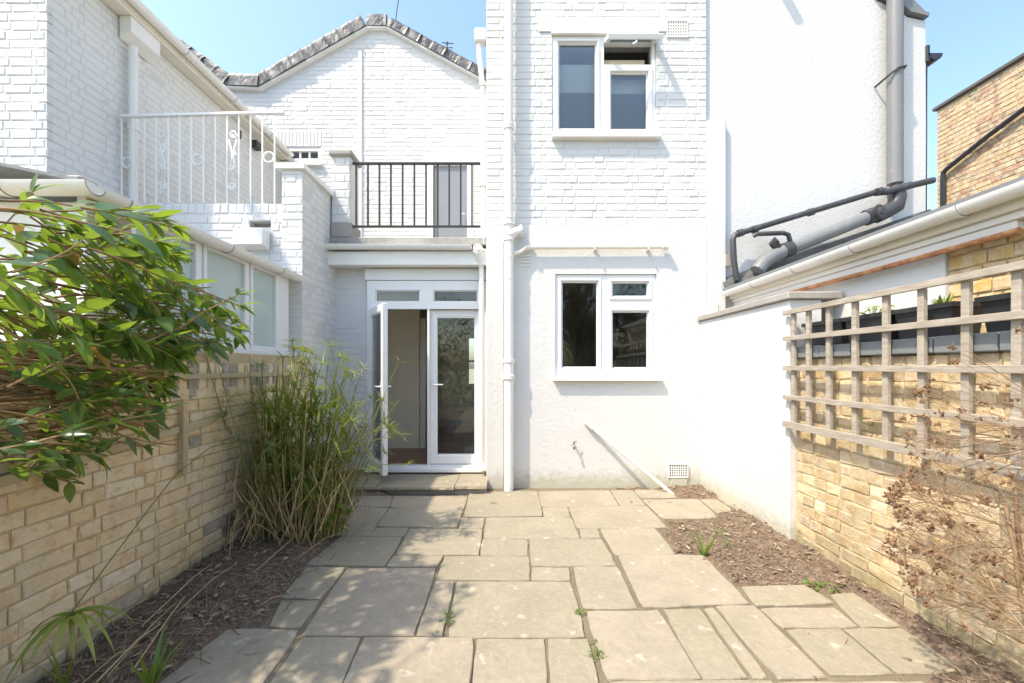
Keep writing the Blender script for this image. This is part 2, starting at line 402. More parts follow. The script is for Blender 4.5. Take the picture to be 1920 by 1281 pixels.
# ------------------------------------------------------------------ brickwork
def slip_mesh(name, L, hgt, D, jit, mat, rg, ch=.006):
    """one brick: back on y = +D/2, chamfered face on y = -D/2"""
    v = []
    def rect(y, dx, dz, j):
        for sx, sz in ((-1, -1), (1, -1), (1, 1), (-1, 1)):
            v.append((sx * (L / 2 - dx) + rg.uniform(-j, j), y + rg.uniform(-j, j) * .4, sz * (hgt / 2 - dz) + rg.uniform(-j, j)))
    rect(D / 2, 0, 0, 0); rect(-D / 2 + ch, 0, 0, jit); rect(-D / 2 + ch * .35, ch * .45, ch * .45, jit); rect(-D / 2, ch * 1.4, ch * 1.4, jit)
    f = []
    for k in range(3):
        for i in range(4):
            a, b = k * 4 + i, k * 4 + (i + 1) % 4; f.append((a, b, b + 4, a + 4))
    f.append((12, 13, 14, 15))
    me = bpy.data.meshes.new(name); me.from_pydata(v, [], f); me.materials.append(mat)
    bm = bmesh.new(); bm.from_mesh(me); bmesh.ops.recalc_face_normals(bm, faces=bm.faces)
    bm.to_mesh(me); bm.free()
    # the open back makes recalc unsure: face 12 must look along -y
    if me.polygons[len(f) - 1].normal.y > 0: me.flip_normals()
    return me
_slips = {}
def slips(mat, L, hgt, D, jit):
    k = (mat.name, round(L, 3), round(hgt, 3), D, jit)
    if k not in _slips:
        rg = random.Random(hash(k) % 1000 if False else len(_slips) + 11)
        _slips[k] = [slip_mesh('brick', L, hgt, D, jit, mat, rg) for _ in range(5)]
    return _slips[k]
def cut(rects, h):
    out = []
    for a, b, c, d in rects:
        if h[0] >= b or h[1] <= a or h[2] >= d or h[3] <= c: out.append((a, b, c, d)); continue
        if h[0] > a: out.append((a, h[0] - .004, c, d))
        if h[1] < b: out.append((h[1] + .004, b, c, d))
        l, r = max(a, h[0]), min(b, h[1])
        if h[2] > c: out.append((l, r, c, h[2] - .003))
        if h[3] < d: out.append((l, r, h[3] + .003, d))
    return [q for q in out if q[1] - q[0] > .03 and q[3] - q[2] > .022]
def bricks(parent, O, ang, L, Ht, mat, pitch=.0815, bl=.228, joint=.011, bond='flemish', holes=(), keep=None,
           proud=.008, D=.05, jit=.003, maxparts=300, seed=1, special=None, v0=0.0, skew=.0015, extra=()):
    """lays bricks on a wall face: O = lower start of the face, ang = direction of the courses"""
    rg = random.Random(seed); O = Vector(O)
    U = Vector((math.cos(ang), math.sin(ang), 0)); N = Vector((math.sin(ang), -math.cos(ang), 0))
    hb = bl / 2 - joint / 2 + .004; rects = []
    for i in range(int(math.ceil((Ht - v0) / pitch))):
        z0 = v0 + i * pitch; z1 = min(z0 + pitch - joint, Ht)
        if z1 - z0 < .02: continue
        if bond == 'english': seq = ['S'] if i % 2 == 0 else ['H']
        elif bond == 'garden': seq = ['S', 'S', 'H'] if i % 3 else ['S', 'H']
        else: seq = ['S', 'H']
        u = -rg.uniform(0, .03) - (bl * .75 if i % 2 else 0.0); k = i if bond != 'english' else 0
        while u < L:
            ln = bl if seq[k % len(seq)] == 'S' else hb
            if bond == 'garden' and rg.random() < .12: ln = hb
            ln += rg.uniform(-.006, .006); a, b = max(u, 0), min(u + ln, L)
            if b - a > .03: rects.append((a, b, z0, z1))
            u += ln + joint; k += 1
    for h in holes: rects = cut(rects, h)
    rects += list(extra)
    if keep: rects = [q for q in rects if all(keep(x, z) for x in (q[0], q[1]) for z in (q[2], q[3]))]
    items = []
    for q in rects:
        c = O + U * ((q[0] + q[1]) / 2) + Vector((0, 0, (q[2] + q[3]) / 2))
        px, py = proj(c); vis = c.y > .3 and -60 < px < 1980 and -60 < py < 1341
        items.append((0 if vis else 1, c.y, q, c))
    items.sort(key=lambda t: t[:2])
    std = pitch - joint; rest = MB(); nrest = 0
    for n, (_, _, q, c) in enumerate(items):
        ln, hh = q[1] - q[0], q[3] - q[2]
        mm = mat
        if special:
            sm = special(rg, proj(c), c); mm = sm or mat
        big = ln > .17; tall = hh > .15
        base = (.2, .2) if False else None
        ms = slips(mm, bl if big else hb, std if not tall else .2, D, jit)
        me = ms[rg.randrange(len(ms))]
        off = N * (proud - D / 2 + rg.uniform(-.0025, .0025))
        sxs = ln / (bl if big else hb); szs = hh / (std if not tall else .2)
        rz = ang + rg.uniform(-1, 1) * skew * 6; ry = rg.uniform(-1, 1) * skew * 4
        if n < maxparts:
            o = bpy.data.objects.new('brick', me); COL.objects.link(o)
            o.rotation_euler = (0, ry, rz); o.scale = (sxs, 1, szs)
            place(o, c + off, parent)
            if sm_label(mm): o['label'] = sm_label(mm)
        else:
            T = Matrix.Translation(c + off) @ Matrix.Rotation(rz, 4, 'Z') @ Matrix.Diagonal((sxs, 1, szs, 1))
            rest.add([T @ v.co for v in me.vertices], [tuple(p.vertices) for p in me.polygons]); nrest += 1
    if nrest: rest.build('brickwork', mat, parent, kind='stuff')
def sm_label(m):
    if m is M.get('dark_brick'): return 'dark burnt brick'
    return None

# ================================================================== GROUND, PAVING, BEDS
g = MB(); g.add([(-600, -600, -.12), (600, -600, -.12), (600, 600, -.12), (-600, 600, -.12)], [(0, 1, 2, 3)])
tag(g.build('ground', M['ground']), kind='structure')

QUADS = [  # stone by stone: corners in the photograph, laid out on the ground plane
 [(650,931),(736,930),(730,950),(644,948)], [(739,930),(877,931),(870,953),(732,951)], [(644,950),(728,952),(690,1004),(630,1004)],
 [(731,953),(868,955),(858,988),(706,986)], [(706,989),(766,989),(756,1005),(689,1004)], [(880,924),(1007,921),(1017,967),(871,968)],
 [(863,971),(909,971),(905,989),(860,989)], [(912,970),(1070,969),(1087,1008),(908,1008)], [(1009,921),(1142,919),(1160,947),(1015,949)],
 [(1017,951),(1064,950),(1069,967),(1020,968)], [(1145,919),(1186,919),(1210,947),(1163,948)], [(1189,919),(1250,918),(1268,933),(1202,934)],
 [(1067,950),(1213,949),(1250,989),(1082,990)], [(1204,937),(1309,936),(1347,971),(1243,972)], [(1313,936),(1344,936),(1379,958),(1346,962)],
 [(1086,991),(1121,991),(1126,1007),(1090,1008)], [(1125,991),(1228,990),(1266,1038),(1154,1040)], [(637,1007),(754,1007),(722,1060),(575,1058)],
 [(769,991),(904,992),(898,1040),(741,1039)], [(905,1010),(989,1011),(990,1040),(901,1040)], [(993,1010),(1128,1009),(1156,1058),(997,1060)],
 [(738,1042),(831,1042),(820,1061),(724,1061)], [(834,1043),(992,1043),(994,1087),(818,1086)], [(998,1062),(1067,1063),(1070,1087),(997,1087)],
 [(575,1063),(648,1064),(601,1122),(529,1120)], [(652,1064),(818,1064),(776,1190),(566,1188)], [(528,1125),(600,1125),(562,1176),(504,1174)],
 [(817,1089),(852,1089),(829,1192),(781,1191)], [(857,1089),(1070,1090),(1097,1193),(841,1193)], [(1075,1062),(1157,1061),(1195,1139),(1093,1140)],
 [(1159,1042),(1318,1041),(1405,1131),(1205,1138)], [(427,1178),(560,1179),(479,1300),(275,1300)], [(567,1192),(677,1193),(630,1305),(486,1305)],
 [(683,1194),(888,1195),(879,1305),(635,1305)], [(895,1195),(1021,1196),(1030,1305),(886,1305)], [(1027,1196),(1102,1197),(1130,1305),(1035,1305)],
 [(1099,1144),(1234,1142),(1315,1271),(1139,1273)], [(1243,1140),(1312,1140),(1402,1269),(1318,1271)], [(1319,1139),(1337,1137),(1439,1268),(1411,1269)],
 [(1341,1135),(1413,1134),(1550,1270),(1459,1272)], [(1390,1100),(1509,1097),(1565,1131),(1419,1136)], [(1425,1139),(1566,1138),(1610,1174),(1468,1176)],
 [(1556,1112),(1600,1110),(1690,1173),(1616,1175)], [(1473,1179),(1575,1178),(1676,1262),(1557,1264)], [(1580,1178),(1690,1177),(1805,1258),(1683,1262)],
 [(1141,1278),(1448,1276),(1485,1330),(1152,1330)], [(1456,1277),(1730,1276),(1800,1330),(1494,1330)],
]
slabs_w = [[G(x, y) for x, y in q] for q in QUADS]
for yy in np.arange(1.55, -4.0, -.75):      # the same paving carries on behind the camera
    x = -1.5
    while x < 1.6:
        wd = random.uniform(.55, .95)
        slabs_w.append([Vector((x, yy, 0)), Vector((x + wd, yy, 0)), Vector((x + wd, yy - .735, 0)), Vector((x, yy - .735, 0))]); x += wd + .015
paving = thing('paving', (0, 3, 0), 'buff stone slab paving of mixed sizes across the yard', 'paving', kind='structure')
for si, q in enumerate(slabs_w):
    rg = random.Random(si); c = sum(q, Vector()) / 4; out = []
    for i in range(4):
        a, b = q[i], q[(i + 1) % 4]; n = max(3, int((b - a).length / .07))
        d = (b - a).normalized(); nn = Vector((-d.y, d.x, 0))
        if nn.dot(c - a) < 0: nn = -nn
        grow = -.34 * (2 * c.y ** 2 / 1120) if abs(d.x) > abs(d.y) and c.y > 1.6 else -.0055
        if c.y < 1.6: grow = 0
        wob = [0.0]
        for k in range(1, n): wob.append(wob[-1] * .6 + rg.uniform(-.0035, .0035))
        for k in range(n):
            out.append(a + (b - a) * (k / n) + nn * (grow + (.004 if k == 0 else .001) + wob[k] + (.004 if k in (0, n - 1) else 0)))
    tilt = (rg.uniform(-.004, .004), rg.uniform(-.004, .004)); lift = rg.uniform(-.004, .003)
    def zt(p): return lift + tilt[0] * (p.x - c.x) + tilt[1] * (p.y - c.y)
    n = len(out); vs = []
    for p in out: vs.append((p.x, p.y, -.06))
    for p in out: vs.append((p.x, p.y, zt(p) - .004 - rg.uniform(0, .003)))
    for p in out:
        v = c - p; v.z = 0; v = v.normalized() * (.004 + rg.uniform(0, .003)); vs.append((p.x + v.x, p.y + v.y, zt(p)))
    fs = [(i, (i + 1) % n, n + (i + 1) % n, n + i) for i in range(n)] + [(n + i, n + (i + 1) % n, 2 * n + (i + 1) % n, 2 * n + i) for i in range(n)]
    fs.append(tuple(range(2 * n, 3 * n)))
    MB().add(vs, fs).build('paving_slab', M['slab'], paving, fixn=True)

# soil between, under and beside the stones
xs = np.arange(-2.3, 2.45, .03); ys = np.arange(-3.0, 5.45, .03)
GX, GY = np.meshgrid(xs, ys)
inside = np.zeros(GX.shape, bool)
for q in slabs_w:
    m = np.ones(GX.shape, bool); c = sum(q, Vector()) / 4
    for i in range(4):
        a, b = q[i], q[(i + 1) % 4]; d = b - a; L_ = math.hypot(d.x, d.y); nx, ny = -d.y / L_, d.x / L_
        if nx * (c.x - a.x) + ny * (c.y - a.y) < 0: nx, ny = -nx, -ny
        m &= ((GX - a.x) * nx + (GY - a.y) * ny) > -.035
    inside |= m
def vnoise(X, Y, s, seed):
    r = np.random.default_rng(seed); T = r.random((64, 64)); x = X / s; y = Y / s
    xi = np.floor(x).astype(int); yi = np.floor(y).astype(int); fx_ = x - xi; fy_ = y - yi
    fx_ = fx_ * fx_ * (3 - 2 * fx_); fy_ = fy_ * fy_ * (3 - 2 * fy_)
    g_ = lambda i, j: T[(yi + j) % 64, (xi + i) % 64]
    return (g_(0, 0) * (1 - fx_) + g_(1, 0) * fx_) * (1 - fy_) + (g_(0, 1) * (1 - fx_) + g_(1, 1) * fx_) * fy_
lump = (vnoise(GX, GY, .21, 1) - .5) * .045 + (vnoise(GX, GY, .07, 2) - .5) * .03
far = np.clip((GY - 1.9) / 1.6, 0, 1)
leftb = np.clip((-1.36 - GX) / .55, 0, 1) * (.02 + .10 * far)
rightb = np.clip((GX - 1.75) / .5, 0, 1) * .035
inbed = (GX < -1.36) | (GX > 1.2)
Z = np.where(inside, -.014 + lump * .12, np.where(inbed, -.008 + lump + leftb + rightb, -.013 + lump * .15))
def soil_h(x, y):
    i = min(max(int(round((x + 2.3) / .03)), 0), len(xs) - 1); j = min(max(int(round((y + 3.0) / .03)), 0), len(ys) - 1)
    return float(Z[j, i])
nx_, ny_ = len(xs), len(ys)
sv = np.stack([GX, GY, Z], -1).reshape(-1, 3).tolist()
sf = [(j * nx_ + i, j * nx_ + i + 1, (j + 1) * nx_ + i + 1, (j + 1) * nx_ + i) for j in range(ny_ - 1) for i in range(nx_ - 1)]
bedm = (~inside) & inbed
smb = MB().add(sv, sf)
smb.m = [0 if (bedm[j, i] or bedm[j + 1, i + 1]) else 1 for j in range(ny_ - 1) for i in range(nx_ - 1)]
tag(smb.build('soil', [M['soil'], M['joint_soil']], smooth=True), kind='structure')

# bark, twigs and dead leaves lying on the beds
lit = MB(); rg = random.Random(5)
def chip(x, y, L_, wd):
    z = soil_h(x, y) + .004 + rg.uniform(0, .012); a = rg.uniform(0, 6.28); t = rg.uniform(-.35, .35)
    d = Vector((math.cos(a), math.sin(a), t)).normalized(); s = Vector((-d.y, d.x, rg.uniform(-.5, .5))).normalized() * wd
    p = Vector((x, y, z)); bend = Vector((0, 0, rg.uniform(.0, .35) * L_)); u = d.cross(s).normalized() * wd * .6
    pts = [p - d * L_ / 2, p + bend * .4 + s * rg.uniform(-1, 1), p + d * L_ / 2]
    vs = []
    for k, q in enumerate(pts): vs += [q - s * (.5 if k != 1 else 1), q + s * (.5 if k != 1 else 1), q + u]
    lit.add(vs, [(0, 1, 4, 3), (1, 2, 5, 4), (2, 0, 3, 5), (3, 4, 7, 6), (4, 5, 8, 7), (5, 3, 6, 8)])
n = 0
while n < 9000:
    if rg.random() < .55: x, y = rg.uniform(-2.1, -1.3), rg.uniform(1.3, 4.6)
    else: x, y = rg.uniform(1.2, 2.24), rg.uniform(1.5, 5.0)
    i = min(max(int(round((x + 2.3) / .03)), 0), len(xs) - 1); j = min(max(int(round((y + 3.0) / .03)), 0), len(ys) - 1)
    if inside[j, i] and rg.random() > .02: continue
    k = rg.random()
    if k < .72: chip(x, y, rg.uniform(.006, .024), rg.uniform(.0015, .005))
    elif k < .95: chip(x, y, rg.uniform(.04, .10), rg.uniform(.0012, .003))
    else: chip(x, y, rg.uniform(.03, .05), rg.uniform(.008, .014))
    n += 1
for _ in range(160):
    x, y = rg.uniform(-2.05, -1.3), rg.uniform(1.5, 3.6); chip(x, y, rg.uniform(.12, .30), rg.uniform(.0015, .003))
tag(lit.build('bark_litter', M['litter']), 'brown bark chips twigs and dead leaves lying on the beds', 'litter', kind='stuff')
sl = MB()
for a, b, r_ in (((265,1175),(420,1040),.0035),((330,1150),(440,1060),.003),((180,1280),(300,1170),.004),((200,1270),(330,1130),.003),((150,1285),(260,1210),.003),((250,1255),(345,1120),.0035),((600,975),(480,1070),.004),((640,1000),(560,1045),.003)):
    A, B = G(*a, .05), G(*b, .08); md = (A + B) / 2 + Vector((.03, 0, .05)); sl.tube([A, md, B], r_, 5)
tag(sl.build('dry_stems', M['straw'], base=True), 'straw coloured dry stems lying across the left soil bed', 'stems', kind='stuff')

# ================================================================== RIGHT WING OF THE HOUSE (brick above, render below)
YF = 5.02
XL, XR = -.30, fx(1325, YF)
wing = thing('rear_wing', ((XL + XR) / 2, YF, 0), 'white rear wing with painted brick upper floor and smooth rendered ground floor', 'house')
hU = (fx(1036, YF), fx(1230, YF), fz(252, YF), fz(63, YF))
hL = (fx(1041, YF), fx(1231, YF), fz(704, YF), fz(514, YF))
zsplit = fz(421, YF)
wb = MB(); wb.holes(XL, XR, zsplit, 8.2, YF + .012, YF + .30, [hU]); wb.build('wall', M['white_mortar'], wing)
wl = MB(); wl.holes(XL, XR - .003, -.1, zsplit - .002, YF - .004, YF + .30, [hL]); wl.build('rendered_wall', M['render'], wing)
ws = MB(); ws.box(XL, XL + .25, YF + .301, 9.5, -.1, 8.2); ws.box(XR - .25, XR, YF + .301, 9.5, -.1, 8.2)
ws.box(XL + .25, XR - .25, 9.2, 9.5, -.1, 8.2); ws.box(XL - .1, XR + .1, YF - .15, 9.6, 8.2, 8.3); ws.build('side_wall', M['white_brick'], wing)
fl = MB(); fl.box(XL + .26, XR - .26, YF + .32, 9.19, 2.72, 2.92); fl.build('floor_slab', M['plaster'], wing)
lintel = (fx(1010, YF), fx(1250, YF), fz(60, YF), fz(33, YF))
vent_u = (fx(1252, YF), fx(1288, YF), fz(68, YF), fz(40, YF))
bricks(wing, (XL, YF + .012, zsplit + .004), 0, XR - XL, 2.75, M['white_brick'], holes=[(a - XL, b - XL, c - zsplit, d - zsplit) for a, b, c, d in (hU, lintel, vent_u)],
       proud=.0042, jit=.003, seed=3, maxparts=300, skew=.003)
MB().box(lintel[0], lintel[1], YF - .006, YF + .2, lintel[2], lintel[3]).build('lintel', M['render'], wing, bevel=.006)
bs = MB(); bs.box(fx(912, YF), fx(945, YF), YF - .03, YF - .0045, -.02, fz(455, YF)); bs.build('pilaster', M['render'], wing, bevel=.008)

def air_brick(parent, r, y):
    o = MB(); x0, x1, z0, z1 = r; nc, nr = 8, 5; t = .004
    o.box(x0 - .012, x0, y - .008, y + .02, z0 - .012, z1 + .012); o.box(x1, x1 + .012, y - .008, y + .02, z0 - .012, z1 + .012)
    o.box(x0, x1, y - .008, y + .02, z0 - .012, z0); o.box(x0, x1, y - .008, y + .02, z1, z1 + .012)
    w_, h_ = (x1 - x0) / nc, (z1 - z0) / nr
    for i in range(1, nc): o.box(x0 + i * w_ - .0045, x0 + i * w_ + .0045, y - .004, y + .012, z0, z1)
    for j in range(1, nr): o.box(x0, x1, y - .0025, y + .010, z0 + j * h_ - .0045, z0 + j * h_ + .0045)
    a = o.build('air_brick', M['white_wood'], parent)
    MB().box(x0, x1, y + .0125, y + .0145, z0, z1).build('vent_back', M['hole_shade'], a)  # near-black sheet close behind the bars paints the shade in the holes
air_brick(wing, vent_u, YF + .004)
air_brick(wing, (fx(1254, YF), fx(1287, YF), fz(893, YF), fz(871, YF)), YF - .018)
lv = MB(); x0, x1 = fx(975, YF), fx(994, YF)
for py in (481, 487, 493, 499): lv.bar((x0, YF - .012, fz(py, YF)), (x1, YF - .012, fz(py, YF)), .024, .010, (0, .5, 1))
lv.build('louvre_vent', M['white_wood'], wing)
pt = MB(); pt.box(fx(1256, YF), fx(1288, YF), YF - .02, YF - .0045, 0, fz(893, YF) - .014); pt.build('cement_patch', M['render'], wing, bevel=.006)

def upvc(parent, name, rect, cells, y, sillr=None, tf=.045, sash=.04, label=None):
    """cells: (x0,x1,z0,z1,has_sash) in metres, the glazed lights; the frame fills the rest"""
    x0, x1, z0, z1 = rect; mb = MB()
    mb.holes(x0, x1, z0, z1, y - .01, y + .06, [c[:4] for c in cells])
    fr = mb.build(name, M['upvc'], parent, bevel=.003, label=label)
    for c in cells:
        a, b, cc, d = c[:4]
        if c[4] == 'open': continue
        s = .014
        MB().ring(a, b, cc, d, y + .006, y + .05, s).build('glazing_bead', M['upvc'], fr, bevel=.003)
        MB().box(a + s, b - s, y + .024, y + .030, cc + s, d - s).build('pane', M['glass'], fr)
        if c[4]:
            MB().ring(a - c[4], b + c[4], cc - c[4], d + c[4], y - .024, y - .0105, c[4] - .006).build('sash', M['upvc'], fr, bevel=.004)
    if sillr:
        o = MB(); p = [(sillr[0], y + .05, sillr[3]), (sillr[0], y - .10, sillr[3] - .012), (sillr[0], y - .10, sillr[2]), (sillr[0], y + .05, sillr[2])]
        o.extrude(p, (sillr[1] - sillr[0], 0, 0)); o.build('sill', M['white_wood'], fr, bevel=.003, fixn=True)
    return fr
def cell(a, b, c, d, s, Y=YF): return (fx(a, Y), fx(b, Y), fz(d, Y), fz(c, Y), s)
wU = upvc(wing, 'window', (hU[0] + .004, hU[1] - .004, hU[2] + .004, hU[3] - .004),
          [cell(1047, 1119, 77, 240, .035), cell(1145, 1216, 133, 241, .05), cell(1133, 1223, 78, 119, 'open')], YF + .03,
          (fx(1034, YF), fx(1237, YF), fz(262, YF), fz(250, YF)), label='upper window with its top vent open')
wL = upvc(wing, 'window', (hL[0] + .004, hL[1] - .004, hL[2] + .004, hL[3] - .004),
          [cell(1053, 1122, 527, 690, .035), cell(1148, 1217, 528, 556, .035), cell(1148, 1217, 583, 691, .045)], YF + .03,
          (fx(1036, YF), fx(1237, YF), fz(714, YF), fz(703, YF)), label='ground floor window reflecting the garden')
# the open top light, hinged along its head and pushed out
zt_, zb_ = fz(80, YF), fz(121, YF); xa, xb = fx(1132, YF), fx(1232, YF); L_ = zt_ - zb_
ang_ = R(62); dv = Vector((0, -math.sin(ang_), -math.cos(ang_))); nv = Vector((0, -math.cos(ang_), math.sin(ang_)))
hp = Vector((0, YF + .015, zt_))
ov = MB()
def slab_on(a0, a1, b0, b1, th):
    pts = [Vector((x, 0, 0)) + hp + dv * b for x, b in ((a0, b0), (a1, b0), (a1, b1), (a0, b1))]
    ov.extrude(pts, nv * th)
t_ = .055
slab_on(xa, xa + t_, 0, L_, .05); slab_on(xb - t_, xb, 0, L_, .05); slab_on(xa + t_, xb - t_, 0, t_, .05); slab_on(xa + t_, xb - t_, L_ - t_, L_, .05)
osash = ov.build('open_sash', M['upvc'], wU, bevel=.004, fixn=True)
ov = MB(); slab_on(xa + t_, xb - t_, t_, L_ - t_, .008); g_ = ov.build('sash_pane', M['glass'], wU)
hd = MB(); hx = fx(1184, YF); q = hp + dv * (L_ - .02)
hd.tube([q + Vector((hx, 0, 0)), q + Vector((hx, -.01, -.035)), q + Vector((hx - .02, -.015, -.055)), q + Vector((hx - .045, -.015, -.06))], .011, 6)
hd.build('vent_handle', M['upvc'], wU, smooth=True)
fr_ = MB(); fr_.box(fx(1034, YF), fx(1234, YF), YF - .03, YF + .01, fz(65, YF) - .004, fz(59, YF)); fr_.build('head_drip', M['white_wood'], wU, bevel=.003)
# rooms behind the two windows
rm = MB(); rm.box(XL + .27, XR - .27, 7.4, 7.5, 2.93, 5.6); rm.box(XL + .27, XR - .27, YF + .32, 7.39, 5.6, 5.7); rm.build('upper_room', M['pale_blind'], wing)
bl = MB()
bl.box(fx(1040, YF) , fx(1126, YF), YF + .13, YF + .14, fz(248, YF), fz(161, YF)); bl.build('blind', M['grey_blind'], wing)
bl = MB(); bl.box(fx(1138, YF) , fx(1226, YF), YF + .13, YF + .14, fz(248, YF), fz(163, YF)); bl.build('blind', M['grey_blind'], wing)
bl = MB(); bl.box(fx(1040, YF) , fx(1126, YF), YF + .20, YF + .21, fz(166, YF), fz(99, YF)); bl.build('pale_blind', M['pale_blind'], wing)
bl = MB(); bl.box(fx(1138, YF) , fx(1226, YF), YF + .20, YF + .21, fz(168, YF), fz(128, YF)); bl.build('pale_blind', M['pale_blind'], wing)
bl = MB(); bl.box(fx(1128, YF) , fx(1216, YF), YF + .15, YF + .16, fz(126, YF), fz(96, YF)); bl.build('lit_wall_board', M['plaster'], wing)  # added beige board for the lit room wall, set forward to catch light
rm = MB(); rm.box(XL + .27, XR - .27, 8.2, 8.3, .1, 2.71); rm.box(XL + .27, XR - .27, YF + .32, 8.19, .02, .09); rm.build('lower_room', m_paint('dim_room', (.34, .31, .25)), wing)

# ================================================================== PIPES ON THE WING
YS = 4.92
t = thing('soil_pipe', (fx(954, YS), YS, 0), 'tall white cast iron soil pipe with collars, rusty near the ground', 'drainpipe')
xs_ = fx(954, YS); r_ = .054
MB().tube([(xs_, YS, fz(922, YS)), (xs_, YS, fz(455, YS))], r_ * 1.02, 16).build('lower_pipe', M['white_pipe'], t, smooth=False); 
MB().tube([(xs_, YS, fz(455, YS) + .001), (xs_, YS, 8.0)], r_ * .93, 16).build('upper_pipe', M['white_pipe'], t)
def collar(py0, py1, k=1.28, parent=t, x=xs_, y=YS, r=r_):
    z1, z0 = fz(py0, y), fz(py1, y); h = z1 - z0
    return MB().lathe((x, y, z0), [(0, r), (0, r * k), (h * .18, r * k), (h * .24, r * 1.08), (h * .76, r * 1.08), (h * .82, r * k), (h, r * k), (h, r)], n=18).build('collar', M['white_pipe'], parent)
collar(673, 711); collar(236, 243, 1.15); collar(408, 422, 1.2); collar(440, 452, 1.2); collar(480, 484, 1.1); collar(520, 524, 1.1)
j = MB(); a = Vector((xs_, YS, fz(446, YS)))
j.tube([a, a + Vector((.06, -.005, .06)), a + Vector((.13, -.005, .08))], [.05, .052, .05], 12); j.lathe(a + Vector((.125, -.005, .078)), [(0, .05), (0, .066), (.03, .066), (.03, .05)], (1, 0, .1), 14)
j.build('branch_socket', M['white_pipe'], t)
for o in t.children: sharp(o)

t = thing('waste_pipe', (fx(1120, 4.96), 4.96, fz(463, 4.96)), 'thin cream waste pipe running level above the lower window', 'pipe')
zz = fz(464, 4.955)
MB().tube([(fx(962, 4.94), 4.945, fz(476, 4.94)), (fx(975, 4.95), 4.95, fz(473, 4.95)), (fx(988, 4.955), 4.955, zz), (fx(1110, 4.955), 4.955, zz + .003), (fx(1250, 4.955), 4.955, zz + .007)], .026, 10, True).build('pipe', M['cream_wood'], t)
MB().lathe((fx(1242, 4.955), 4.955, zz + .007), [(0, .028), (0, .036), (.06, .036), (.06, .028)], (1, 0, 0), 12).build('end_cap', M['cream_wood'], t)
for px in (1115, 1215): MB().box(fx(px, 4.955) - .009, fx(px, 4.955) + .009, 4.922, YF - .005, zz - .035, zz + .038).build('pipe_clip', M['cream_wood'], t, bevel=.004)
for o in t.children: sharp(o)

t = thing('waste_pipe', P(1180, 862, 4.9), 'thin white waste pipe slanting down the wall to the paving', 'pipe')
a, b = P(1104, 797, 4.985), P(1266, 931, 4.78)
MB().tube([(a.x - .035, 5.03, a.z + .015), (a.x - .03, 4.99, a.z + .02), a, b], .02, 10).build('pipe', M['white_pipe'], t)
MB().lathe(a, [(0, .021), (0, .029), (.06, .029), (.06, .021)], b - a, 12).build('socket', M['white_pipe'], t)
for o in t.children: sharp(o)
t = thing('garden_tap', P(1078, 834, 5.0), 'small dull metal garden tap on the white wall beside the slanting pipe', 'tap')
a = P(1076, 834, 4.98)
MB().tube([a + Vector((0, .05, 0)), a, a + Vector((-.002, -.035, -.005)), a + Vector((-.006, -.045, -.045))], .011, 8).build('spout', M['chrome'], t, smooth=True)
MB().tube([a + Vector((0, -.015, 0)), a + Vector((.006, -.022, .035))], .007, 8).build('spindle', M['chrome'], t, smooth=True)
MB().tube([a + Vector((-.016, -.028, .034)), a + Vector((.03, -.014, .038))], .006, 6).build('handle', M['chrome'], t)

# ================================================================== GROUND FLOOR EXTENSION WITH THE FRENCH DOORS
YD = 5.35
XE0 = fx(622, YD)
ext = thing('kitchen_extension', (-1.3, YD, 0), 'low flat roofed white extension holding the open french doors', 'extension')
dx0, dx1, dz0, dz1 = fx(690, YD), XL - .003, fz(881, YD), fz(528, YD)
eh = MB(); eh.holes(XE0, XL - .002, -.1, fz(470, YD), YD, YD + .2, [(dx0, dx1, dz0, dz1)]); eh.build('wall', M['white_brick'], ext)
bricks(ext, (XE0, YD, .1), 0, dx0 - XE0 - .01, 2.65, M['white_brick'], proud=.0035, jit=.0015, seed=9)
d = MB(); d.box(fx(686, YD), dx1, YD - .05, YD - .001, fz(527, YD), fz(505, YD)); d.build('door_head_board', M['upvc'], ext, bevel=.006)
d = MB(); d.box(XE0 + .01, XL - .006, 5.14, 5.27, fz(497, 5.14), fz(472, 5.14)); d.build('fascia_beam', M['white_wood'], ext, bevel=.005)
d = MB(); d.box(XE0 + .01, XL - .006, 5.271, 5.345, fz(497, 5.14) + .01, fz(472, 5.14)); d.build('soffit', M['white_wood'], ext)
# gutter along the roof edge
def gutter_mesh(a, b, r, n=9, wall=.004, side=None):
    """half-round trough from a to b"""
    a, b = Vector(a), Vector(b); d = (b - a).normalized(); s = d.cross(Vector((0, 0, 1))).normalized(); mb = MB(); vs = []
    for p in (a, b):
        for rr in (r, r - wall):
            for k in range(n): an = math.pi * k / (n - 1); vs.append(p + s * math.cos(an) * rr - Vector((0, 0, 1)) * math.sin(an) * rr)
    fs = []
    for k in range(n - 1):
        fs += [(k, k + 1, 2 * n + k + 1, 2 * n + k), (n + k + 1, n + k, 3 * n + k, 3 * n + k + 1), (k + 1, k, n + k, n + k + 1), (2 * n + k, 2 * n + k + 1, 3 * n + k + 1, 3 * n + k)]
    fs += [(0, 2 * n, 3 * n, n), (n - 1, 2 * n - 1, 4 * n - 1, 3 * n - 1)]
    fs += [tuple(range(n))[::-1], tuple(range(2 * n, 3 * n))]
    return mb.add(vs, fs)
gz = fz(459, 5.08)
gt = gutter_mesh((XE0 + .01, 5.085, gz), (fx(884, 5.08), 5.085, gz - .008), .055); go = sharp(gt.build('gutter', M['white_gutter'], ext))
for px in (640, 800):
    k = gutter_mesh((fx(px, 5.08), 5.085, gz + .002), (fx(px + 4, 5.08), 5.085, gz + .002), .060); sharp(k.build('gutter_bracket', M['white_gutter'], go))
rf = MB(); rf.box(XE0 + .004, XL - .004, 5.17, 7.8, fz(459, 5.17), fz(445, 5.17)); rf.build('roof_slab', M['concrete_edge'], ext, bevel=.008)
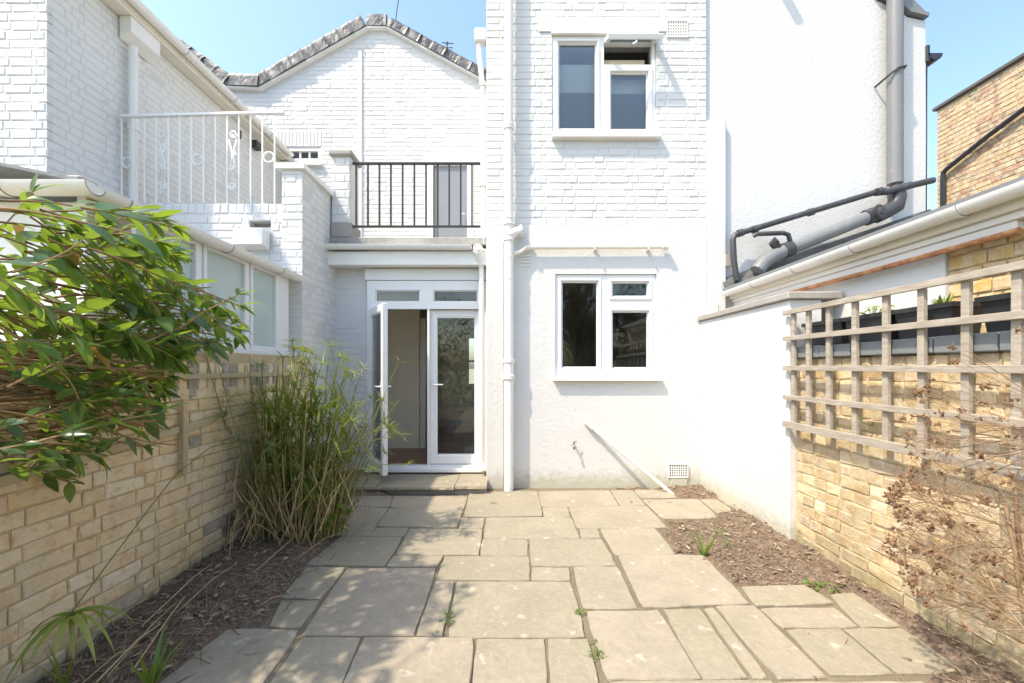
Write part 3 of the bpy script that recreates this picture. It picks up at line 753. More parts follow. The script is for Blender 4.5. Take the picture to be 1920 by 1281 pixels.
# door frame: transom lights over two leaves
YW = YD - .012
fr = MB()
L1, L2 = cell(705, 788, 545, 567, 0, YW), cell(813, 896, 545, 567, 0, YW)
openg = (fx(700, YW), fx(802, YW), fz(872, YW), fz(580, YW)); openr = (fx(806, YW), fx(903, YW), fz(872, YW), fz(580, YW))
fr.holes(dx0 + .003, dx1, dz0, dz1, YW - .03, YW + .05, [L1[:4], L2[:4], openg, openr])
doors = fr.build('door_frame', M['upvc'], ext, bevel=.004)
for c in (L1, L2):
    MB().ring(*[c[0], c[1], c[2], c[3]], YW - .012, YW + .03, .014).build('glazing_bead', M['upvc'], doors, bevel=.003)
    MB().box(c[0] + .014, c[1] - .014, YW + .01, YW + .016, c[2] + .014, c[3] - .014).build('transom_pane', M['glass'], doors)
sl_ = MB(); sl_.box(dx0 + .003, dx1, YW - .09, YW - .031, dz0 - .01, dz0 + .035); sl_.build('threshold', M['upvc'], doors, bevel=.004)
def leaf_door(hinge, direction, width, z0, z1, flip=1):
    """a glazed leaf from its hinge along a direction in plan"""
    d = Vector(direction).normalized(); n = Vector((d.y, -d.x, 0)) * flip; h = Vector(hinge); st, rb, rt, th = .075, .11, .085, .06
    def blk(mb, a, b, c, e, t0, t1):
        pts = [h + d * u + Vector((0, 0, z)) + n * t0 for u, z in ((a, c), (b, c), (b, e), (a, e))]; mb.extrude(pts, n * (t1 - t0))
    m1 = MB(); blk(m1, 0, st, z0, z1, 0, th); blk(m1, width - st, width, z0, z1, 0, th); blk(m1, st, width - st, z0, z0 + rb, 0, th); blk(m1, st, width - st, z1 - rt, z1, 0, th)
    lf = m1.build('door_leaf', M['upvc'], ext, bevel=.005, fixn=True)
    m2 = MB(); blk(m2, st, st + .012, z0 + rb, z1 - rt, .008, th - .008); blk(m2, width - st - .012, width - st, z0 + rb, z1 - rt, .008, th - .008)
    blk(m2, st + .012, width - st - .012, z0 + rb, z0 + rb + .012, .008, th - .008); blk(m2, st + .012, width - st - .012, z1 - rt - .012, z1 - rt, .008, th - .008); m2.build('glazing_bead', M['upvc'], lf, fixn=True)
    m3 = MB(); blk(m3, st + .012, width - st - .012, z0 + rb + .012, z1 - rt - .012, th * .45, th * .6); m3.build('pane', M['glass'], lf, fixn=True)
    hz = z0 + (z1 - z0) * .50; e = width - .045
    for sgn, t0 in ((1, th), (-1, 0)):
        m4 = MB(); blk(m4, e - .014, e + .014, hz - .13, hz + .08, t0, t0 + sgn * .008)
        q = h + d * e + Vector((0, 0, hz + .03)) + n * t0
        m4.tube([q, q + n * sgn * .045, q + n * sgn * .05 - d * .03, q + n * sgn * .048 - d * .12], .009, 8)
        m4.build('handle', M['upvc'], lf, fixn=True)
    return lf
z0, z1 = fz(871, YW), fz(581, YW)
leaf_door((fx(902, YW), YW + .03, 0), (-1, 0, 0), fx(902, YW) - fx(806, YW), z0, z1)
ld = leaf_door((fx(693, YW), YW - .035, 0), (.525, -.851, 0), .64, z0, z1, -1)
hg = MB()
for py in (605, 730, 840): hg.lathe((fx(911, 5.3), 5.33, fz(py, 5.3)), [(-.045, .010), (.045, .010)], (0, 0, 1), 8)
hg.build('hinge', M['dark_pipe'], doors)
# the room inside
rm = MB(); YB = 9.4
rm.box(XE0 - 1.5, XE0 - 1.4, YD + .201, YB, .0, 2.66); rm.box(XL + .27, XL + .3, YD + .21, YB, .0, 2.66)
rm.box(XE0 - 1.4, XL + .26, YD + .201, YB, 2.60, 2.66)
rm.holes(XE0 - 1.4, XL + .26, .0, 2.6, YB, YB + .12, [(-1.0, -.45, 1.0, 2.1)])
rm.build('room_wall', M['plaster'], ext)
rm = MB(); rm.box(XE0 - 1.4, -1.50, 6.9, 7.02, .101, 2.59); rm.build('partition', M['plaster'], ext)
rm = MB(); rm.box(-1.485, -1.40, 6.90, 7.06, .101, 2.2); rm.build('door_lining', M['cream_wood'], ext)
rm = MB(); rm.ring(-1.0, -.45, 1.0, 2.1, YB + .02, YB + .07, .05); rm.box(-.95, -.5, YB + .03, YB + .06, 1.53, 1.57); rm.build('far_window', M['upvc'], ext)
rm = MB(); rm.box(XE0 - 1.4, XL + .26, YD - .01, YB, .055, .10); rm.build('room_floor', M['floor'], ext)
rm = MB(); rm.box(fx(752, 6.9), fx(769, 6.9), 6.892, 6.899, fz(800, 6.9), fz(792, 6.9)); rm.build('wall_socket', M['upvc'], ext)
# step of worn stone in front of the doors
step = thing('door_step', (-1.1, 4.95, 0), 'worn stone step of flat slabs in front of the french doors', 'step')
def rough_block(x0, x1, y0, y1, z0, z1, seed):
    rg = random.Random(seed); n = max(4, int((x1 - x0) / .05)); vs = []; fs = []
    for k in range(n + 1):
        x = x0 + (x1 - x0) * k / n; w1, w2, w3 = rg.uniform(-.008, .008), rg.uniform(-.012, .004), rg.uniform(-.003, .001)
        vs += [(x, y1, z0), (x, y0 + .012 + w2 * -.6, z0 + .004 + abs(w1)), (x, y0 + w1, z0 + (z1 - z0) * .45), (x, y0 + .006 + w1 * .6, z1 - .008), (x, y0 + .02, z1 + w3), (x, y1, z1)]
    for k in range(n):
        for i in range(6): a, b = k * 6 + i, k * 6 + (i + 1) % 6; fs.append((a, b, b + 6, a + 6))
    fs += [tuple(range(6)), tuple(range(n * 6 + 5, n * 6 - 1, -1))]
    return MB().add(vs, fs)
edges = [fx(628, 4.75), fx(709, 4.75), fx(853, 4.75), fx(913, 4.75)]
for i in range(3):
    rough_block(edges[i] + .004, edges[i + 1] - .004, 4.70 + (.02 if i == 2 else 0), 5.30, .035, .095 - (.004 if i == 1 else 0), i + 40).build('step_slab', M['slab'], step, fixn=True)
MB().box(edges[0] + .01, edges[3] - .01, 4.76, 5.34, -.05, .034).build('step_riser', M['cement'], step)

# corner downpipe with hopper, left edge of the wing
t = thing('downpipe', (-.36, 5.22, 0), 'white downpipe with ornate hopper in the corner beside the french doors', 'drainpipe')
xd = fx(903, 5.2)
MB().tube([(xd, 5.2, fz(870, 5.2)), (xd, 5.2, fz(500, 5.2))], .034, 12).build('lower_pipe', M['white_pipe'], t)
MB().tube([(fx(905, 5.2), 5.2, fz(872, 5.2)), (fx(908, 5.15), 5.15, fz(884, 5.15))], .04, 12).build('shoe', M['white_pipe'], t)
MB().lathe((fx(896, 5.12), 5.125, fz(468, 5.12)), [(-.07, .055), (-.07, .068), (-.055, .068), (-.05, .06), (.03, .06), (.035, .03), (.05, .022)], (0, -1, .0), 18).build('hopper', M['white_pipe'], t)
MB().tube([(fx(897, 5.14), 5.14, fz(474, 5.14)), (fx(899, 5.16), 5.16, fz(487, 5.16)), (xd, 5.2, fz(502, 5.2))], [.062, .05, .036], 14).build('swan_neck', M['white_pipe'], t)
MB().tube([(fx(907, 5.2), 5.2, fz(458, 5.2)), (fx(906, 5.2), 5.2, fz(345, 5.2)), (fx(905, 5.2), 5.2, fz(160, 5.2)), (fx(899, 5.2), 5.2, fz(110, 5.2)), (fx(898, 5.2), 5.2, fz(75, 5.2))], .032, 10).build('upper_pipe', M['white_pipe'], t)
for py in (348, 160, 470): MB().lathe((fx(905.5, 5.2), 5.2, fz(py, 5.2)), [(-.015, .03), (-.015, .044), (.015, .044), (.015, .03)], n=12).build('pipe_ring', M['white_pipe'], t)
MB().box(fx(890, 5.2), fx(911, 5.2), 5.14, 5.26, fz(82, 5.2), fz(58, 5.2)).build('hopper', M['white_pipe'], t, bevel=.012)
for py in (612, 790): MB().box(xd - .045, XL - .006, 5.19, 5.21, fz(py, 5.2) - .008, fz(py, 5.2) + .008).build('bracket', M['white_pipe'], t)
for o in t.children: sharp(o)

# ================================================================== MAIN HOUSE GABLE BEHIND
YG = 7.8
def gp(px, py): return (fx(px, YG), fz(py, YG))
verge = [gp(250, 45), gp(330, 99), gp(425, 166), gp(490, 169), gp(690, 56), gp(727, 56), gp(738, 62), gp(903, 152), gp(960, 186)]
main = thing('main_house', (-2.8, YG, 0), 'white painted brick gable of the main house under a crinkled lead edge', 'house')
def gable_z(x):
    for (x0, z0), (x1, z1) in zip(verge, verge[1:]):
        if x0 <= x <= x1: return z0 + (z1 - z0) * (x - x0) / (x1 - x0)
    return -1
hw = (*gp(519, 306), *gp(601, 276)); hw = (hw[0], hw[2], hw[1], hw[3])
hd_ = (fx(800, YG), fx(888, YG), 2.9, fz(303, YG))
gm = MB()     # wall above and round the two openings
zl = fz(276, YG)
gm.holes(verge[0][0], verge[-1][0], 2.5, hd_[3], YG, YG + .25, [hw if hw[3] <= hd_[3] else (hw[0], hw[1], hw[2], hd_[3] + .01), hd_])
gm.holes(verge[0][0], verge[-1][0], hd_[3], zl, YG, YG + .25, [(hw[0], hw[1], hd_[3] - .01, hw[3])])
gm.extrude([(verge[0][0], YG, zl)] + [(x, YG, z - .02) for x, z in verge] + [(verge[-1][0], YG, zl)], (0, .25, 0))
gm.build('wall', M['white_mortar'], main, fixn=True)
gx0 = fx(405, YG)
bricks(main, (gx0, YG, 3.0), 0, XL + .1 - gx0, 5.0, M['white_brick'], holes=[(a - gx0, b - gx0, c - 3.0, d - 3.0) for a, b, c, d in (hw, hd_, (fx(795, YG), fx(905, YG), fz(305, YG), fz(291, YG)), (fx(515, YG), fx(604, YG), fz(276, YG), fz(245, YG)))],
       keep=lambda u, v: v + 3.0 < gable_z(u + gx0) - .02, proud=.005, jit=.003, seed=21)
for k in range(13):
    x = fx(516, YG) + (k + .5) * (fx(603, YG) - fx(516, YG)) / 13
    ms = slips(M['white_brick'], .058, .28, .05, .003)
    o = bpy.data.objects.new('brick', ms[k % 5]); COL.objects.link(o); place(o, (x, YG + .017, fz(261, YG)), main)
MB().box(fx(672, YG), fx(680, YG), YG - .03, YG + .01, 3.0, gable_z(fx(676, YG)) - .3).build('render_rib', M['white_brick'], main, bevel=.01)
MB().box(fx(794, YG), fx(906, YG), YG - .012, YG + .01, fz(305, YG), fz(291, YG)).build('door_lintel', M['cream_wood'], main)
# small window
y_ = YG + .04
f_ = MB(); x0, x1, z0, z1 = hw; f_.holes(x0 + .002, x1 - .002, z0 + .002, z1 - .002, y_ - .03, y_ + .05, [(x0 + .07, x1 - .05, z0 + .09, z1 - .06)])
f_ = f_.build('window', M['white_wood'], main, bevel=.004, label='small wide window under a brick arch')
MB().box(x0 + .07, x1 - .05, y_ + .03, y_ + .036, z0 + .09, z1 - .06).build('pane', M['glass'], f_)
for k in (1, 2, 3): MB().box(x0 + .07 + k * .17 - .012, x0 + .07 + k * .17 + .012, y_ - .01, y_ + .025, z0 + .09, z1 - .06).build('glazing_bar', M['white_wood'], f_)
MB().box(x0 + .03, x1, y_ + .3, y_ + .31, z0, z1).build('curtain', M['grey_panel'], f_)
MB().box(x0 - .03, x1 + .03, YG - .07, YG - .003, z0 - .06, z0).build('sill', M['white_wood'], f_)
# balcony door
f_ = MB(); x0, x1, z0, z1 = hd_; f_.holes(x0 + .003, x1 - .003, z0, z1 - .003, YG - .015, YG + .06, [(fx(812, YG), fx(876, YG), 2.95, fz(311, YG))])
f_ = f_.build('balcony_door', M['white_wood'], main, bevel=.005, label='balcony door with a dark grey pane')
MB().box(fx(812, YG), fx(876, YG), YG + .02, YG + .03, 2.95, fz(311, YG)).build('door_panel', M['grey_panel'], f_)
MB().box(fx(812, YG), fx(820, YG), YG + .005, YG + .019, 2.95, fz(311, YG)).build('sash_stile', m_paint('dark_frame', (.14, .14, .15)), f_)
MB().tube([(fx(871, YG), YG - .02, fz(402, YG)), (fx(863, YG), YG - .04, fz(402, YG))], .012, 6).build('handle', M['upvc'], f_)
# lead verge, sheet by sheet, and the cream fillet below it
rg = random.Random(4); lead_h = .27
for (xa, za), (xb, zb) in zip(verge[1:-1], verge[2:]):
    L_ = math.hypot(xb - xa, zb - za); n = max(1, round(L_ / .26)); d = Vector(((xb - xa) / L_, 0, (zb - za) / L_)); up = Vector((-d.z, 0, d.x))
    lead_k = .235 if xa < fx(700, YG) else .18
    for k in range(n):
        a0 = Vector((xa, YG - .11, za)) + d * (L_ * k / n); a1 = Vector((xa, YG - .11, za)) + d * (L_ * (k + 1) / n)
        mb = MB(); nn, mm = 7, 4; vs = []; ph = rg.uniform(0, 6); dy = rg.uniform(-.012, .012)
        for i in range(nn + 1):
            for j_ in range(mm + 1):
                u = i / nn; v = j_ / mm
                p = a0 + (a1 - a0) * u + up * (lead_k * v) + Vector((0, dy + .005 * math.sin(ph + u * 7 + v * 2) + rg.uniform(-.003, .003) + .16 * max(0, v - .8), 0))
                if i == nn: p.y -= .014
                vs.append(p)
        fs = [(i * (mm + 1) + j_, (i + 1) * (mm + 1) + j_, (i + 1) * (mm + 1) + j_ + 1, i * (mm + 1) + j_ + 1) for i in range(nn) for j_ in range(mm)]
        b0 = len(vs); back = [a0 + Vector((0, .10, 0)), a1 + Vector((0, .10, 0)), a1 + up * lead_k + Vector((0, .10, 0)), a0 + up * lead_k + Vector((0, .10, 0))]; vs += back
        last = nn * (mm + 1)
        fs += [(0, last, b0 + 1, b0), tuple([last + j_ for j_ in range(mm + 1)] + [b0 + 2, b0 + 1]), tuple([i * (mm + 1) + mm for i in range(nn, -1, -1)] + [b0 + 3, b0 + 2]), tuple([j_ for j_ in range(mm, -1, -1)] + [b0, b0 + 3]), (b0, b0 + 1, b0 + 2, b0 + 3)]
        mb.add(vs, fs); mb.build('lead_sheet', M['lead'], main, fixn=True)
    fl_ = MB(); fl_.extrude([Vector((xa, YG - .09, za - .03)), Vector((xb, YG - .09, zb - .03)), Vector((xb, YG - .09, zb - .002)), Vector((xa, YG - .09, za - .002))], (0, .09, 0)); fl_.build('verge_fillet', M['white_wood'], main, fixn=True)
for (xa, za), (xb, zb) in zip(verge, verge[1:]):
    L_ = math.hypot(xb - xa, zb - za); up = Vector((-(zb - za) / L_, 0, (xb - xa) / L_)) * .12
    MB().extrude([Vector((xa, YG + .02, za)), Vector((xb, YG + .02, zb)), Vector((xb, YG + .02, zb)) + up, Vector((xa, YG + .02, za)) + up], (0, 5, 0)).build('roof', M['slate'], main, fixn=True)
# aerials standing on the roof behind
t = thing('tv_aerial', P(840, 100, 10), 'small dark television aerial poking up behind the right roof slope', 'aerial')
MB().tube([P(840, 125, 10), P(839, 78, 10)], .018, 6).build('mast', M['dark_pipe'], t)
for a, b in (((829, 80), (850, 82)), ((831, 88), (849, 90)), ((833, 95), (848, 96)), ((836, 82), (845, 94))): MB().tube([P(*a, 10), P(*b, 9.9)], .012, 5).build('rod', M['dark_pipe'], t)
tag(MB().tube([P(741, 45, 8.6), P(744, 20, 8.6), P(749, -12, 8.6)], .011, 5).build('wire_mast', M['dark_pipe'], base=True), 'thin dark wire mast rising from the gable peak', 'mast')

# ================================================================== BALCONY: pillar and black railing
pil = thing('balcony_pillar', (-2.05, 5.35, 3.0), 'white painted brick pillar with a weathered cap at the balcony corner', 'pillar')
px0, px1 = fx(621, 5.2), fx(656, 5.2); zt = fz(293, 5.2)
MB().box(px0 + .008, px1 - .008, 5.208, 5.50, fz(417, 5.2), zt).build('core', M['white_mortar'], pil)
bricks(pil, (px0 + .004, 5.21, fz(417, 5.2)), 0, px1 - px0 - .008, zt - fz(417, 5.2), M['white_brick'], bond='english', seed=2, pitch=.1)
MB().box(px1 - .009, px1 - .002, 5.215, 5.5, fz(417, 5.2), zt).build('side_face', M['cream_brick'], pil)
MB().box(px0 - .02, px1 + .035, 5.16, 5.53, zt, zt + .065).build('cap', M['stone_cap'], pil, bevel=.014)
MB().box(px0 - .0, px1 + .02, 5.19, 5.52, fz(445, 5.2), fz(417, 5.2) - .001).build('cement_base', M['cement'], pil, bevel=.006)
rl = thing('balcony_railing', (-1.2, 5.25, 3.0), 'black metal balcony railing of plain upright bars above the doors', 'railing')
YR = 5.25; zt, zb = fz(307, YR), fz(425, YR)
MB().box(fx(661, YR), fx(903, YR), YR - .02, YR + .02, zt - .012, zt + .012).build('top_rail', M['black_metal'], rl, bevel=.003)
MB().box(fx(661, YR), fx(901, YR), YR - .018, YR + .018, zb - .011, zb + .011).build('bottom_rail', M['black_metal'], rl, bevel=.003)
b0 = MB().box(fx(668, YR) - .010, fx(668, YR) + .010, YR - .010, YR + .010, zb + .012, zt - .0125).build('baluster', M['black_metal'], rl)
for px in (690, 711.5, 733, 755, 777, 799, 821, 842.5, 864, 885): dup(b0, (fx(px, YR) - fx(668, YR), 0, 0))

# ================================================================== LEFT: party wall pier, terrace wall, white scroll railing
YP = 4.50
pw = thing('party_wall', (-2.33, YP, 0), 'white painted brick party wall pier with a flat coping left of the doors', 'wall')
pa, pb = fx(527, YP), fx(567, YP) + .0; zt = fz(318, YP)
MB().box(pa + .006, pb - .006, YP + .01, 5.62, -.1, zt).build('core', M['white_mortar'], pw)
bricks(pw, (pa + .002, YP + .012, .9), 0, pb - pa - .004, zt - .9, M['white_brick'], bond='english', bl=.224, seed=5, pitch=.0795, proud=.005)
bricks(pw, (pb - .008, YP + .012, .1), R(90), 5.35 - YP, zt - .1, M['cream_brick'], proud=.003, jit=.002, seed=6, pitch=.0795, maxparts=220)
MB().box(pa - .05, pb + .035, YP - .03, 5.66, zt, zt + .06).build('coping', M['white_wood'], pw, bevel=.006)
tw = thing('terrace_wall', (-3.3, YP + .02, 0), 'white painted brick terrace wall under the scroll railing with a vent', 'wall')
ta = -4.19; z0 = 2.3; zt = fz(380, YP)
hv = (fx(464, YP), fx(505, YP), fz(425, YP), fz(412, YP))
tm = MB(); tm.holes(ta, pa + .004, z0, zt - .002, YP + .03, YP + .28, [hv]); tm.build('core', M['white_mortar'], tw)
sold = []
u = 0.0
while u < pa - ta - .07: sold.append((u, u + .074, zt - z0 - .105, zt - z0 - .002)); u += .085
bricks(tw, (ta, YP + .03, z0), 0, pa - ta, zt - z0 - .112, M['white_brick'], holes=[(hv[0] - ta, hv[1] - ta, hv[2] - z0, hv[3] - z0), (fx(440, YP) - ta, fx(508, YP) - ta, fz(465, YP) - z0, fz(426, YP) - z0)], extra=sold, seed=12, proud=.006, jit=.0025, pitch=.0795)
MB().box(hv[0], hv[1], YP + .14, YP + .16, hv[2], hv[3]).build('vent_back', M['cement'], tw)
vb = MB(); x0, x1, z0v, z1v = fx(436, YP - .12), fx(492, YP - .12), fz(458, YP - .12), fz(428, YP - .12)
vb.extrude([(x0, YP + .02, z0v - .03), (x0, YP - .12, z0v), (x0, YP - .12, z1v), (x0, YP + .02, z1v + .01)], (x1 - x0, 0, 0)); vb.build('vent_cowl', M['white_wood'], tw, bevel=.006, fixn=True)

wr = thing('scroll_railing', (-3.3, 4.56, 3.1), 'white metal terrace railing with scrolls and rings between thin bars', 'railing')
YRW = 4.56; zr = fz(215, YRW); zb = fz(381, YRW)
MB().bar((-4.17, YRW, fz(219, YRW)), (fx(533, YRW), YRW, fz(211, YRW)), .045, .024).build('top_rail', M['white_metal'], wr)
def zrail(px): return fz(219 - (px - 205) / 328 * 8, YRW) - .012
bp = [228, 249, 271, 293, 316, 337, 359, 382, 404, 426, 448, 470, 492, 515]
for px in bp: MB().box(fx(px, YRW) - .006, fx(px, YRW) + .006, YRW - .006, YRW + .006, zb, zrail(px)).build('baluster', M['white_metal'], wr)
def loop(c, r, turns=1.0, a0=0.0, shrink=0.0, n=22, sgn=1):
    return [c + Vector((math.cos(a0 + sgn * 2 * math.pi * turns * k / n), 0, math.sin(a0 + sgn * 2 * math.pi * turns * k / n))) * (r * (1 - shrink * k / n)) for k in range(n + 1)]
for px, py in ((239, 305), (371, 300), (504, 295)):
    MB().tube(loop(P(px, py, YRW), .055), .010, 5).build('ring', M['white_metal'], wr, smooth=True)
for pc, s in ((304.5, 1), (437, -1)):
    mb = MB()
    for dy, r0, sg in ((252, .046, 1), (288, .030, 1), (315, .028, -1), (349, .046, -1)):
        mb.tube(loop(P(pc + s * sg * -1.5, dy, YRW), r0, 1.6, math.pi * (.0 if sg > 0 else 1.0), .75, 26, s * sg), .010, 5)
    mb.tube([P(pc + s * 8, 262, YRW), P(pc - s * 2, 300, YRW), P(pc - s * 7, 335, YRW)], .009, 5)
    mb.tube([P(pc - s * 7, 262, YRW), P(pc + s * 3, 300, YRW), P(pc + s * 8, 340, YRW)], .009, 5)
    mb.build('scroll', M['white_metal'], wr, smooth=True)
MB().tube(loop(P(211, 228, YRW), .035, .6, math.pi * .9, .3, 14, 1), .008, 5).build('rail_curl', M['white_metal'], wr, smooth=True)

# ================================================================== LEFT NEIGHBOUR'S HOUSE
lh = thing('neighbour_house', (-6, 5.5, 0), 'tall white neighbouring house on the left with a long eave and bare shaded flank', 'house')
XF = -4.2; Y0 = 3.85
MB().box(-8.0, XF - .012, Y0 + .012, 11.5, 0, 5.2).build('wall', M['white_mortar'], lh)
MB().box(-8.0, XF - .012, Y0 + .012, Y0 + .4, 5.2005, 7.2).build('front_wall', M['white_mortar'], lh)
bricks(lh, (-5.6, Y0 + .012, 2.5), 0, 5.6 + XF - .002, 2.7, M['white_brick'], seed=31, proud=.005, jit=.0035, bond='flemish')
bricks(lh, (XF - .012, Y0 + .012, 2.5), R(90), 3.75, 2.65, M['cream_brick'], seed=32, proud=.0025, jit=.002, bond='flemish', maxparts=200)
MB().box(XF - .008, XF + .14, Y0 - .05, 7.9, 5.17, 5.20).build('soffit', M['cream_wood'], lh)
MB().box(XF + .125, XF + .15, Y0 - .05, 7.9, 5.201, 5.30).build('fascia', M['cream_wood'], lh)
MB().extrude([(XF + .16, Y0 - .05, 5.29), (XF + .16, Y0 - .05, 5.33), (-8, Y0 - .05, 7.4), (-8, Y0 - .05, 7.36)], (0, 7.8, 0)).build('roof', M['slate'], lh, fixn=True)
gu = sharp(gutter_mesh((XF + .21, 2.9, 5.30), (XF + .21, 7.70, 5.255), .058).build('gutter', M['white_gutter'], lh))
for y in (4.35, 5.2, 6.1, 7.0): sharp(gutter_mesh((XF + .21, y, 5.296 - (y - 2.9) * .0094), (XF + .21, y + .03, 5.296 - (y - 2.9) * .0094), .064).build('gutter_bracket', M['white_gutter'], gu))
hb_ = MB(); hb_.extrude([(XF + .001, 4.56, 4.92), (XF + .13, 4.56, 5.00), (XF + .13, 4.56, 5.168), (XF + .001, 4.56, 5.168)], (0, .38, 0)); hb_.build('boxed_eave', M['white_wood'], lh, bevel=.006, fixn=True)
dp = thing('downpipe', (XF + .07, 4.66, 2.6), 'white downpipe on the shaded flank of the left house behind the scroll railing', 'drainpipe')
MB().tube([(XF + .065, 4.66, 2.6), (XF + .065, 4.66, 4.9)], .042, 14).build('pipe', M['white_pipe'], dp)
MB().lathe((XF + .065, 4.66, 3.99), [(0, .04), (0, .054), (.06, .054), (.06, .04)], n=14).build('pipe_ring', M['white_pipe'], dp)
for o in dp.children: sharp(o)
t = thing('wall_lamp', (XF, 6.9, 4.98), 'small black lamp under the eave at the far end of the left house', 'lamp')
MB().box(XF + .0, XF + .10, 6.85, 7.0, 4.95, 5.07).build('housing', M['black_plastic'], t, bevel=.01); MB().box(XF + .005, XF + .03, 6.55, 6.58, 4.93, 5.05).build('bracket', M['dark_pipe'], t)

# ================================================================== LEFT CONSERVATORY
cv = thing('conservatory', (-2.6, 3.4, 0), 'white lean-to conservatory with frosted panes rising behind the left garden wall', 'conservatory')
XC = -2.30; gh = 2.36; z_s, z_t = 1.565, 2.335; YE = YP - .01
posts = [(2.30, 2.56), (3.115, 3.165), (3.685, 3.735), (4.16, YE - .10)]
MB().box(XC - .06, XC + .04, 2.26, YE, z_s - .06, z_s).build('sill', M['upvc'], cv, bevel=.006)
MB().box(XC - .05, XC + .0, 2.30, YE, z_t + .001, gh - .004).build('head_rail', M['white_wood'], cv)
MB().box(XC - .06, XC - .02, 2.30, YE, 0, z_s - .061).build('dwarf_wall', M['white_brick'], cv)
for a, b in posts: MB().box(XC - .05, XC + .004, a, b, z_s, z_t).build('mullion', M['upvc'], cv, bevel=.006)
for (a0, a1), (b0_, b1) in zip(posts, posts[1:]):
    y0, y1 = a1, b0_; fr = MB()
    fr.box(XC - .04, XC + .018, y0, y0 + .032, z_s, z_t); fr.box(XC - .04, XC + .018, y1 - .032, y1, z_s, z_t)
    fr.box(XC - .04, XC + .018, y0 + .032, y1 - .032, z_s, z_s + .035); fr.box(XC - .04, XC + .018, y0 + .032, y1 - .032, z_t - .045, z_t)
    f_ = fr.build('window', M['upvc'], cv, bevel=.004)
    MB().box(XC - .02, XC - .012, y0 + .032, y1 - .032, z_s + .035, z_t - .045).build('pane', M['frost'], f_)
MB().box(-5.2, XC - .051, 2.32, 2.40, 0, gh - .06).build('front_wall', M['white_wood'], cv)
for k, zz_ in enumerate((2.10, 2.19, 2.28)): MB().box(XC - .02, XC + .012, 2.302, 2.585, zz_ - .042, zz_ + .04).build('weatherboard', M['tan_wood'], cv, bevel=.004)
gu = sharp(gutter_mesh((XC + .06, 2.24, gh + .005), (XC + .06, YE - .01, gh), .058).build('gutter', M['white_gutter'], cv))
sharp(gutter_mesh((-5.2, 2.24, gh + .005), (XC + .115, 2.24, gh + .005), .060).build('gutter', M['white_gutter'], cv))
for y in (2.45, 3.35, 4.1): sharp(gutter_mesh((XC + .06, y, gh + .004), (XC + .06, y + .05, gh + .004), .065).build('gutter_joint', M['white_gutter'], gu))
for x in (-2.72, -2.66): sharp(gutter_mesh((x, 2.24, gh + .006), (x + .025, 2.24, gh + .006), .066).build('gutter_joint', M['white_gutter'], cv))
MB().extrude([(XC + .04, 2.22, gh + .012), (XC + .04, 2.22, gh + .028), (-5.2, 2.22, gh + .62), (-5.2, 2.22, gh + .60)], (0, YE - 2.22, 0)).build('roof', M['slate'], cv, fixn=True)
MB().box(-2.52, -2.43, 2.40, 2.52, gh + .03, gh + .13).build('vent_stub', M['cement'], cv, bevel=.012)

# ================================================================== LEFT GARDEN WALL
XW = -2.12
gw = thing('garden_wall', (-2.2, 2.8, 0), 'pale stock brick garden wall on the left topped by upright bricks', 'wall')
MB().box(XW - .17, XW - .009, -1.0, 4.46, -.1, 1.515).build('mortar', M['mortar'], gw)
sold = []; u = 0.0; rg = random.Random(8)
Ls = 3.30
while u < Ls - .07:
    wd = rg.uniform(.066, .078); sold.append((u, u + wd, 1.30 - .02, 1.515 + rg.uniform(-.004, .004))); u += wd + .012
def left_special(rg, p, c):
    k = rg.random()
    if abs(p[0] - 28) < 34 and abs(p[1] - 1003) < 15: return M['dark_brick']
    if abs(p[0] - 425) < 24 and 960 < p[1] < 1005 and k < .7: return M['dark_brick'] if k < .35 else M['grey_brick']
    if c.z > 1.3: return M['grey_brick'] if k < .25 else None
    return M['grey_brick'] if k < .018 else None
bricks(gw, (XW - .009, 1.15, -.08), R(90), Ls, 1.35, M['stock_brick'], bond='flemish', pitch=.0795, proud=.010, jit=.005, D=.06, seed=14, extra=sold, special=left_special, maxparts=300, skew=.003)
bt = thing('timber_lath', (-2.1, 3, 1.3), 'straight pale timber lath fixed level along the top of the left wall', 'batten')
MB().bar((XW + .018, 1.7, 1.345), (XW + .018, 4.2, 1.345), .018, .036).build('lath', M['tan_wood'], bt, bevel=.002)
bt = thing('timber_lath', (-2.1, 2.6, 1.0), 'tan timber lath sloping up the left wall behind the sedge', 'batten')
a, b = Vector((XW + .014, 1.75, .93)), Vector((XW + .014, 3.75, 1.10)); MB().bar(a, b, .02, .045).build('lath', M['tan_wood'], bt, bevel=.002)
bt = thing('wooden_stake', (-2.08, 2.71, .8), 'short upright wooden stake nailed across the sloping lath', 'stake')
MB().box(XW + .026, XW + .046, 2.695, 2.73, .72, 1.20).build('stake', M['tan_wood'], bt, bevel=.002)
tag(MB().tube([(XW + .03, YE - .02, 1.55), (XW + .02, YE - .12, 1.60), (XW - .10, YE - .14, 1.60), (XW - .15, YE - .05, 1.58)], .012, 6).build('bent_rod', M['rust'], base=True), 'bent rusty rod at the far end of the left wall top', 'rod')

